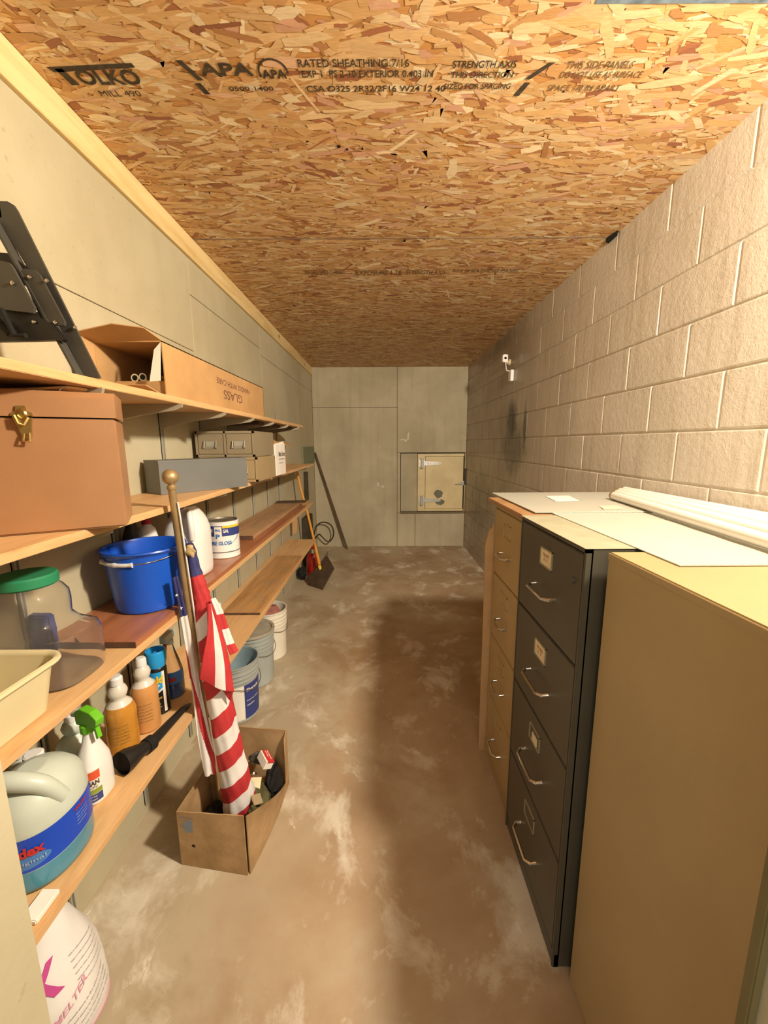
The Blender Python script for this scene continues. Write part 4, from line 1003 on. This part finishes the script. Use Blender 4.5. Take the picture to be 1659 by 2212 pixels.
def cloth(name, edges_l, edges_r, bands, n=24, nb=8, depth=.010, parent=fc, th=.003, ph=0):
    """sheet between two edge curves; bands = list of (fraction, material)"""
    L, Rr = smoothpts(edges_l, n), smoothpts(edges_r, n); b = BM(); k = min(len(L), len(Rr)); L, Rr = L[:k], Rr[:k]
    cols = []; mis = []
    f0 = 0
    for f1, m in bands:
        for i in range(nb): cols.append(f0+(f1-f0)*i/nb); mis.append(m)
        f0 = f1
    cols.append(1.0)
    rows = []
    for j in range(k):
        w = (Rr[j]-L[j]); nn = w.cross(Vector((0, 0, 1))).normalized() if w.length > 1e-5 else Vector((0, -1, 0))
        rows.append([L[j]+w*c+nn*depth*(math.sin(c*PI*2.2+j*.05+ph)*.6+.5*math.sin(c*PI)) for c in cols])
    V = [[b.verts.new(p) for p in r] for r in rows]
    for j in range(k-1):
        for i in range(len(cols)-1):
            f = b.faces.new((V[j][i], V[j][i+1], V[j+1][i+1], V[j+1][i])); f.material_index = mis[i]
    o = obj(name, b, [M_flagred, M_flagwhite, M_flagblue], parent, ang=60, recalc=False)
    sm = o.modifiers.new('thick', 'SOLIDIFY'); sm.thickness = th
    return o
cloth('loose_fold', [(-.630, 1.345, 1.045), (-.632, 1.330, .95), (-.645, 1.31, .86), (-.668, 1.315, .768)], [(-.618, 1.36, 1.035), (-.600, 1.37, .93), (-.575, 1.365, .80), (-.560, 1.35, .690)], [(.46, 0), (.76, 1), (1.0, 0)], parent=fc)
# strip of cloth hanging behind the pole
def striped(name, L, Rr, fn, n=20, nc=36, depth=.004, parent=fc):
    L, Rr = smoothpts(L, n), smoothpts(Rr, n); b = BM(); rows = []
    for j in range(len(L)):
        w = Rr[j]-L[j]; nn = w.cross(Vector((0, 0, 1))).normalized()
        rows.append([b.verts.new(L[j]+w*(i/nc)+nn*depth*(math.sin(i/nc*9+j*.04))) for i in range(nc+1)])
    for j in range(len(L)-1):
        for i in range(nc):
            f = b.faces.new((rows[j][i], rows[j][i+1], rows[j+1][i+1], rows[j+1][i])); f.material_index = fn(i/nc, j/(len(L)-1))
    o = obj(name, b, [M_flagred, M_flagwhite, M_flagblue], parent, ang=60, recalc=False)
    sm = o.modifiers.new('thick', 'SOLIDIFY'); sm.thickness = .003
def hs(c, t):
    return 2 if t < .17 else 1 if t < .33+.49*c else 0 if t < .48+.62*c else 1
striped('loose_fold', [(-.622, 1.360, 1.055), (-.612, 1.368, 1.00), (-.598, 1.372, .93), (-.586, 1.375, .87), (-.575, 1.378, .825)], [(-.612, 1.372, 1.055), (-.592, 1.382, 1.00), (-.578, 1.388, .93), (-.562, 1.392, .87), (-.548, 1.395, .835)],
        lambda c, t: 1 if t < .28 else 0 if t < .5 else 1 if t < .76 else 0, nc=10, depth=.001)
striped('loose_fold', [(-.600, 1.352, .700), (-.592, 1.355, .68), (-.585, 1.36, .655)], [(-.560, 1.352, .700), (-.568, 1.356, .68), (-.578, 1.362, .652)], lambda c, t: 0, nc=6, depth=.001)
striped('hanging_edge', [(-.728, 1.318, 1.15), (-.728, 1.340, 1.02), (-.730, 1.355, .90), (-.731, 1.368, .78), (-.728, 1.375, .66), (-.724, 1.372, .50), (-.712, 1.368, .38), (-.702, 1.365, .32)],
      [(-.722, 1.335, 1.15), (-.714, 1.355, 1.02), (-.710, 1.372, .90), (-.708, 1.388, .78), (-.700, 1.392, .66), (-.682, 1.39, .50), (-.668, 1.385, .38), (-.672, 1.38, .32)], hs)
def star(b, c, r, ux, uy, nn):
    c, ux, uy, nn = Vector(c), Vector(ux), Vector(uy), Vector(nn)
    pts = [c+(ux*math.cos(PI/2+PI*i/5)+uy*math.sin(PI/2+PI*i/5))*(r if i % 2 == 0 else r*.4)+nn*.001 for i in range(10)]
    cc = b.verts.new(c+nn*.001); V = [b.verts.new(p) for p in pts]
    for i in range(10): b.faces.new((cc, V[i], V[(i+1) % 10]))
b = BM(); star(b, (-.7215, 1.3385, 1.030), .0085, (.85, .5, 0), (0, 0, 1), (1, -1.7, 0)); star(b, (-.722, 1.322, 1.085), .006, (.85, .5, 0), (0, 0, 1), (1, -1.7, 0)); obj('star', b, M_flagwhite, fc, recalc=False)
# crumpled gold fringe near top of the roll
r = random.Random(4); b = BM(); tb = bmesh.new(); bmesh.ops.create_icosphere(tb, subdivisions=2, radius=1)
for v in tb.verts: v.co = Vector((-.672, 1.345, 1.235)) + Vector((v.co.x*.016*(1+r.uniform(-.4, .4)), v.co.y*.014, v.co.z*.020*(1+r.uniform(-.4, .4))))
_put(b, tb); obj('gold_fringe', b, mat('gold_fringe', '#bba272', .6, 0, .2, 60), fc, ang=20)

# buckets
def pail(name, c, label, body, inner, lid=None, h=.37, r0=.128, r1=.145, content=None):
    t = thing(name, label, 'bucket', c); b = BM()
    pr = [(r0-.02, 0), (r0, .003), (r0+.001, .01)]
    k = lambda z: r0+(r1-.006-r0)*z/h
    for z in (.25, .275, .30, .33):
        pr += [(k(z), z), (k(z)+.006, z+.002), (k(z)+.006, z+.007), (k(z), z+.009)]
    pr += [(r1-.006, h-.012), (r1, h-.01), (r1+.001, h), (r1-.006, h)]
    ou = len(pr); pr += [(r1-.010, h-.01), (r0-.006, .012), (.01, .010)]
    lathe(b, pr, c, 48, mis=[0]*(ou-1)+[1]*3); obj('bucket_body', b, [body, inner], t)
    b = BM(); hp = [(c[0]+(r1+.004)*math.cos(A(-105)+PI*i/14), c[1]+(r1+.004)*math.sin(A(-105)+PI*i/14), c[2]+h-.06-.10*math.sin(PI*i/14)) for i in range(15)]
    tube(b, hp, .002, 6); obj('bail', b, M_chrome, t)
    if lid:
        b = BM(); lathe(b, [(.01, h-.008), (r1-.02, h-.008), (r1-.012, h+.004), (r1+.003, h+.006), (r1+.005, h-.012), (r1+.0015, h-.012)], c, 48, cap1=False); obj('lid', b, lid, t)
    return t
t = pail('paint_bucket', (-.896, 2.185, .001), 'open grey paint bucket with white and blue label, nearest of three', M_pail, M_inner, h=.355)
c = (-.896, 2.185); kf = lambda z: .128+(.139-.128)*z/.355
def pband(a0, a1, z0, z1, m, nm='label_band', th=.0012, n=24):
    b = BM(); rings(b, [[(c[0]+(kf(z)+th)*math.cos(a0+(a1-a0)*i/n), c[1]+(kf(z)+th)*math.sin(a0+(a1-a0)*i/n), z+.001) for i in range(n+1)] for z in (z0, z1)], False, False, False); obj(nm, b, m, t)
pband(A(-165), A(-48), .02, .235, M_whitep); pband(A(-47), A(25), .02, .235, M_navy)
pfn = lambda a0, z0: (lambda u, v: Vector((c[0]+(kf(z0)+.003)*math.cos(A(a0)+u/.13), c[1]+(kf(z0)+.003)*math.sin(A(a0)+u/.13), z0+v)))
words('label_text', [('Sherwin', .09, .022, pfn(-42, .19), .02), ('interior latex', .09, .010, pfn(-42, .13), 0), ('satin', .05, .012, pfn(-42, .10), 0)], M_whitep, t)
words('label_text', [('HARMONY', .09, .012, pfn(-120, .19), 0), ('zero odor paint', .11, .008, pfn(-125, .16), 0), ('five gallons', .10, .008, pfn(-125, .14), 0)], M_greyprint, t)
pail('paint_bucket', (-.896, 2.53, .001), 'grey lidded paint bucket, middle of three under the lowest shelf', M_pail, M_inner, mat('dusty_lid', '#a59d8a', .7, 0, .1, 8), h=.37)
pail('paint_bucket', (-.888, 2.865, .001), 'white plastic bucket stuffed with a reddish rag, farthest of three', M_pailw, M_pailw, None, h=.375)
crumple('reddish_rag', (-.885, 2.85, .345), (.095, .095, .05), M_rag, 'reddish rag bulging from the far white bucket', 'cloth', 12, 3)

# red sprayer tank, shovel, stick and clutter in the far corner
t = thing('red_tank', 'red metal canister with silver collar on the floor in the far corner', 'canister', (-.865, 4.72, .001))
b = BM(); lathe(b, [(.065, 0), (.078, .008), (.080, .05), (.080, .22), (.070, .27), (.045, .30)], (-.86, 4.70, .001), 32); obj('canister_body', b, M_redpl, t)
b = BM(); lathe(b, [(.046, 0), (.046, .05), (.038, .055)], (-.86, 4.70, .30), 24); obj('collar', b, M_chrome, t)
b = BM(); lathe(b, [(.02, 0), (.03, .02), (.025, .05), (.01, .06)], (-.86, 4.70, .356), 20); obj('knob', b, M_redpl, t)
crumple('black_bag', (-.972, 4.56, .082), (.055, .06, .075), M_darkrub, 'black lump beside the red canister', 'bag', 14, 3)
t = thing('flat_shovel', 'rusty flat shovel with yellow wooden handle leaning on the shelves', 'shovel', (-.75, 4.4, .001))
b = BM()
Q = [(-.675, 4.215, .006), (-.590, 4.36, .195), (-.680, 4.50, .330), (-.820, 4.50, .235), (-.870, 4.385, .012)]
prism(b, [(-.675, 4.215, .004), (-.565, 4.42, .185), (-.664, 4.55, .30), (-.80, 4.45, .150)], Vector((-.004, -.003, .006)))
prism(b, [(-.675, 4.215, .004), (-.80, 4.45, .150), (-.885, 4.42, .090), (-.868, 4.37, .004)], Vector((-.002, -.003, .006)))
prism(b, [(-.664, 4.55, .30), (-.80, 4.45, .150), (-.79, 4.47, .155), (-.65, 4.56, .36)], Vector((.003, .003, .003)))
obj('blade', b, M_shovel, t)
b = BM(); tube(b, [(-.742, 4.45, .225), (-.80, 4.455, .53), (-.865, 4.46, .86)], [.018, .014, .014], 12); 
obj('handle', b, M_yhandle, t)
# upper end of that handle passes behind the third shelf front: separate segment keeps clear of the shelf
b = BM(); tube(b, [(-.745, 4.447, .215), (-.733, 4.44, .18), (-.72, 4.43, .12)], [.020, .018, .008], 12); obj('socket', b, M_yellow, t)
b = BM(); tube(b, [(-.865, 4.46, .86), (-.925, 4.465, 1.10), (-.962, 4.47, 1.30)], .014, 12); obj('handle', b, M_yhandle, t)
b = BM(); tube(b, [(-.560, 5.966, .006), (-1.028, 6.09, 1.475)], .017, 8); obj('wood_stick', b, M_stick, None, 'long dark wooden stick leaning into the far left corner', 'stick')
b = BM(); box(b, (XL+.002, 5.20, 1.335), (XL+.022, 6.05, 1.565), .003); obj('green_panel', b, M_greenpanel, None, 'grey green panel fixed on the left wall at the far corner', 'panel')
b = BM(); box(b, (XL+.002, 5.27, .86), (XL+.05, 5.33, 1.24), .004); obj('dark_plank', b, M_postdark, None, 'dark upright plank against the far left wall above the third shelf', 'plank')
b = BM(); box(b, (XL+.003, 5.02, .03), (XL+.075, 5.42, .66), .006); obj('dark_crate', b, M_postdark, None, 'dark upright casing on the far left wall below the third shelf', 'casing')
b = BM(); tube(b, smoothpts([(-1.035, 5.60, .20), (-.984, 5.9, .246), (-.939, 5.9, .223), (-.872, 5.9, .152), (-.815, 5.9, .139), (-.761, 5.9, .221), (-.759, 5.9, .327), (-.808, 5.9, .408), (-.909, 5.9, .438), (-.99, 5.9, .398), (-1.027, 5.88, .328), (-1.038, 5.8, .258)], 8), .010, 8)
obj('cable_loop', b, M_cord, None, 'looped dark cable standing out in the far left corner', 'cable')
t = thing('hanging_tag', 'torn orange tag hanging below the third shelf at the far end', 'tag', (-1.0, 4.75, .72))
b = BM(); prism(b, [(-1.0, 4.30, .62), (-.955, 4.30, .64), (-.945, 4.30, .80), (-.965, 4.30, .88), (-1.0, 4.30, .84)], (0, .004, 0)); obj('tag_sheet', b, M_card, t)

# ================================================================== RIGHT SIDE: CABINETS
def pull(b, x, y, z, w, out=.034):
    tube(b, [(x, y-w/2, z), (x-out*.55, y-w/2, z-.002), (x-out, y-w/2+.016, z-.004), (x-out, y+w/2-.016, z-.004), (x-out*.55, y+w/2, z-.002), (x, y+w/2, z)], [.0075, .006, .0055, .0055, .006, .0075], 10)
def cabinet(name, label, x0, y0, y1, h, m, nd, lab=True, x1=1.262, handle_m=M_chrome, labm=None, top_m=None, ws=.15):
    t = thing(name, label, 'filing cabinet', ((x0+x1)/2, (y0+y1)/2, .001))
    b = BM(); box(b, (x0+.012, y0, .001), (x1, y1, h), .003)
    if nd:
        box(b, (x0, y0, .001), (x0+.02, y0+.008, h), .001); box(b, (x0, y1-.008, .001), (x0+.02, y1, h), .001); box(b, (x0, y0, h-.012), (x0+.02, y1, h), .001); box(b, (x0+.004, y0, .001), (x0+.02, y1, .05), .001)
    obj('cabinet_body', b, m, t)
    if nd:
        zb, zt = .055, h-.014; dh = (zt-zb)/nd
        for i in range(nd):
            z0, z1 = zb+dh*i+.003, zb+dh*(i+1)-.003
            b = BM(); box(b, (x0+.001, y0+.010, z0), (x0+.022, y1-.010, z1), .003); d = obj('drawer', b, m, t)
            yc = (y0+y1)/2
            b = BM(); pull(b, x0+.002, yc, z0+dh*.40, ws); obj('handle', b, handle_m, d)
            if lab:
                b = BM(); zc = z0+dh*.74; a, c_ = .045, .030
                for (p0, p1) in (((yc-a, zc-c_), (yc+a, zc-c_+.004)), ((yc-a, zc+c_-.004), (yc+a, zc+c_)), ((yc-a, zc-c_), (yc-a+.004, zc+c_)), ((yc+a-.004, zc-c_), (yc+a, zc+c_))):
                    box(b, (x0-.003, p0[0], p0[1]), (x0+.002, p1[0], p1[1]), .0008)
                lh = obj('label_holder', b, handle_m if not labm else labm[0], d)
                if labm and labm[1] and i >= nd-2 or (labm and labm[1] and i == nd-3):
                    b = BM(); k = .5 if i == nd-3 else 1
                    box(b, (x0-.0015, yc-(a-.005)*k, zc-(c_-.005)), (x0+.001, yc+(a-.005)*k, zc+(c_-.005)*(1 if k == 1 else .2))); obj('label_card', b, labm[1], lh if False else d)
                    if k == 1:
                        words('label_text', [('FILES', .045, .010, plane_fn((x0-.0017, yc+.022, zc+.004), (0, -1, 0), (0, 0, 1), .0004), .01), ('A - Z', .03, .008, plane_fn((x0-.0017, yc+.016, zc-.010), (0, -1, 0), (0, 0, 1), .0004), .01)], M_labelred, d)
    return t
dk = cabinet('filing_cabinet', 'charcoal grey four-drawer filing cabinet between the two tan ones', .514, .975, 1.448, 1.336, M_darkcab, 4, labm=(mat('holder_metal', '#b5ab90', .4, .5), M_label))
tn = cabinet('filing_cabinet', 'tan four-drawer filing cabinet, farthest from the doorway', .530, 1.475, 1.850, 1.318, M_tancab, 4, labm=(M_tancab, None), ws=.11)
b = BM(); box(b, (.512, .974, 1.3362), (1.262, 1.449, 1.3370), .0002); obj('glare_top', b, mat('glare_green_grey', '#a39f86', .6, .0, .06, 12), dk)  # glare on the cabinet top, painted as a paler grey-green skin
b = BM(); lathe(b, [(.009, 0), (.009, .006), (.005, .008)], (0, 0, 0), 14, mtx=Matrix.Translation((.515, 1.03, 1.235)) @ Matrix.Rotation(-PI/2, 4, 'Y')); obj('lock', b, M_darkcab, dk)
# plain beige cabinet nearest the door
t = thing('storage_cabinet', 'plain beige steel cabinet with blank side, nearest the doorway', 'cabinet', (.91, .70, .001))
b = BM(); box(b, (.556, .43, .001), (1.262, .950, 1.336), .004); obj('cabinet_body', b, M_beigecab, t)
b = BM(); box(b, (.5545, .432, 1.318), (.5575, .948, 1.334), .001); obj('top_rim', b, M_beigecab, t)
# thin board on top of tan cabinet
b = BM(); box(b, (.522, 1.470, 1.3185), (1.258, 1.96, 1.336), .0015); obj('top_board', b, mat('top_board_brown', '#a9825a', .5, 0, .08, 8), None, 'thin brown board lying on the tan filing cabinet', 'board')
# ribbed diffuser sheets
def sheet(name, x0, x1, y0, y1, z, label, ribs=True, dz=0):
    b = BM(); n = 60; rs = []
    for i in range(n+1):
        x = x0+(x1-x0)*i/n; rs.append(x)
    up = [(x, y0, z+.0022+(.0010 if k % 2 else 0)) for k, x in enumerate(rs)]; up2 = [(x, y1, z+.0022+(.0010 if k % 2 else 0)) for k, x in enumerate(rs)]
    lo = [(x, y0, z) for x in rs]; lo2 = [(x, y1, z) for x in rs]
    rings(b, [lo, up, up2, lo2, lo], False, False, False)
    for k in (0, n): b.faces.new([b.verts.new(p) for p in (lo[k], up[k], up2[k], lo2[k])])
    return obj(name, b, M_diff, None, label, 'panel', ang=80)
sheet('diffuser_sheet', .640, 1.250, .825, 1.90, 1.3376, 'ribbed translucent light diffuser sheet lying across the cabinet tops')
sheet('diffuser_sheet', .575, 1.245, 1.48, 2.085, 1.3415, 'second diffuser sheet overhanging the far end of the tan cabinet')
b = BM(); prism(b, [(.791, 1.923, 1.3455), (.91, 1.935, 1.3455), (.875, 1.761, 1.3455), (.767, 1.75, 1.3455)], (0, 0, .0012)); obj('paper_slip', b, M_whitep, None, 'white paper slip on the far end of the diffuser sheets', 'paper')
b = BM(); prism(b, [(.882, 1.601, 1.3455), (.962, 1.609, 1.3455), (.940, 1.529, 1.3455), (.857, 1.521, 1.3455)], (0, 0, .0012)); obj('paper_slip', b, M_label, None, 'cream paper slip on the sheets beside the tubes', 'paper')
# fluorescent tubes lying on the sheets
for i, (ax_, ay, bx_, by, lbl) in enumerate(((1.050, 1.80, .900, .68, 'nearest the aisle'), (1.110, 1.88, 1.010, .68, 'second from the aisle'), (1.168, 1.955, 1.110, .68, 'third from the aisle'), (1.222, 2.01, 1.205, .68, 'against the block wall'))):
    p, q = Vector((ax_, ay, 1.3635)), Vector((bx_, by, 1.3635)); d = (q-p).normalized()
    b = BM(); tube(b, [p+d*.012, q-d*.012], .0185, 24)
    t = obj('fluorescent_tube', b, M_tube, None, 'white fluorescent tube lying on the cabinets, ' + lbl, 'tube lamp', 'fluorescent tubes lying on the cabinet tops')
    for e0, sg in ((p, 1), (q, -1)):
        b = BM(); tube(b, [e0, e0+d*sg*.016], .0188, 24)
        for o_ in (-.006, .006): tube(b, [e0+Vector((o_, 0, 0)), e0-d*sg*.010+Vector((o_, 0, 0))], .0013, 8)
        obj('end_cap', b, mat('cap_tan', '#b59d78', .4, .5), t)
# cardboard sheet standing past the tan cabinet
b = BM()
pts = [(.497, 1.99, .001), (1.16, 1.99, .001), (1.16, 1.99, 1.16), (.60, 1.99, 1.20), (.545, 1.99, 1.205), (.530, 1.99, 1.225), (.522, 1.99, 1.20), (.510, 1.99, 1.195), (.492, 1.99, 1.12), (.496, 1.99, .7)]
pts = [(x, 1.862, z) for x, y, z in pts]
prism(b, pts, (0, .008, 0)); obj('cardboard_sheet', b, mat('pale_card', '#c29d70', .85, 0, .08, 6), None, 'tall torn cardboard sheet standing behind the tan filing cabinet', 'cardboard')

# sensor camera on the block wall
t = thing('wall_camera', 'small white camera on the block wall near the ceiling', 'camera', (1.25, 4.08, 2.40))
b = BM(); box(b, (1.165, 4.035, 2.375), (1.215, 4.085, 2.445), .006); obj('camera_body', b, M_white, t)
b = BM(); lathe(b, [(.013, 0), (.011, .006)], (0, 0, 0), 18, mtx=Matrix.Translation((1.190, 4.036, 2.410)) @ Matrix.Rotation(PI/2, 4, 'X')); obj('lens', b, M_darkrub, t)
b = BM(); lathe(b, [(.03, 0), (.03, .012), (.015, .02), (.010, .05)], (0, 0, 0), 18, mtx=Matrix.Translation((1.2705, 4.16, 2.395)) @ Matrix.Rotation(-PI/2, 4, 'Y')); tube(b, [(1.235, 4.16, 2.395), (1.20, 4.10, 2.40)], .010, 10); obj('mount', b, M_cream, t)
b = BM(); tube(b, smoothpts([(1.20, 4.06, 2.376), (1.205, 4.06, 2.34), (1.215, 4.06, 2.30), (1.25, 4.06, 2.295)]), .004, 8); obj('cord', b, M_white, t)
b = BM(); box(b, (1.240, 4.01, 2.195), (1.2700, 4.09, 2.300), .004); obj('adapter_box', b, M_white, None, 'small white box on the block wall just below the camera', 'box')
# dark conduit in the far right corner
b = BM(); box(b, (1.252, 6.08, .98), (1.268, 6.122, 1.22), .003); obj('dark_hasp', b, M_black, None, 'small dark hasp in the far right corner beside the hatch', 'hasp')
# bare bulb that lights the room
t = thing('ceiling_lamp', 'round white lampholder on the ceiling near the doorway', 'lamp', (1.02, .56, 2.42))
b = BM(); lathe(b, [(.05, HC-.002), (.05, HC-.02), (.03, HC-.05), (.02, HC-.07)], (1.02, .56, 0), 24); obj('lampholder', b, M_white, t)
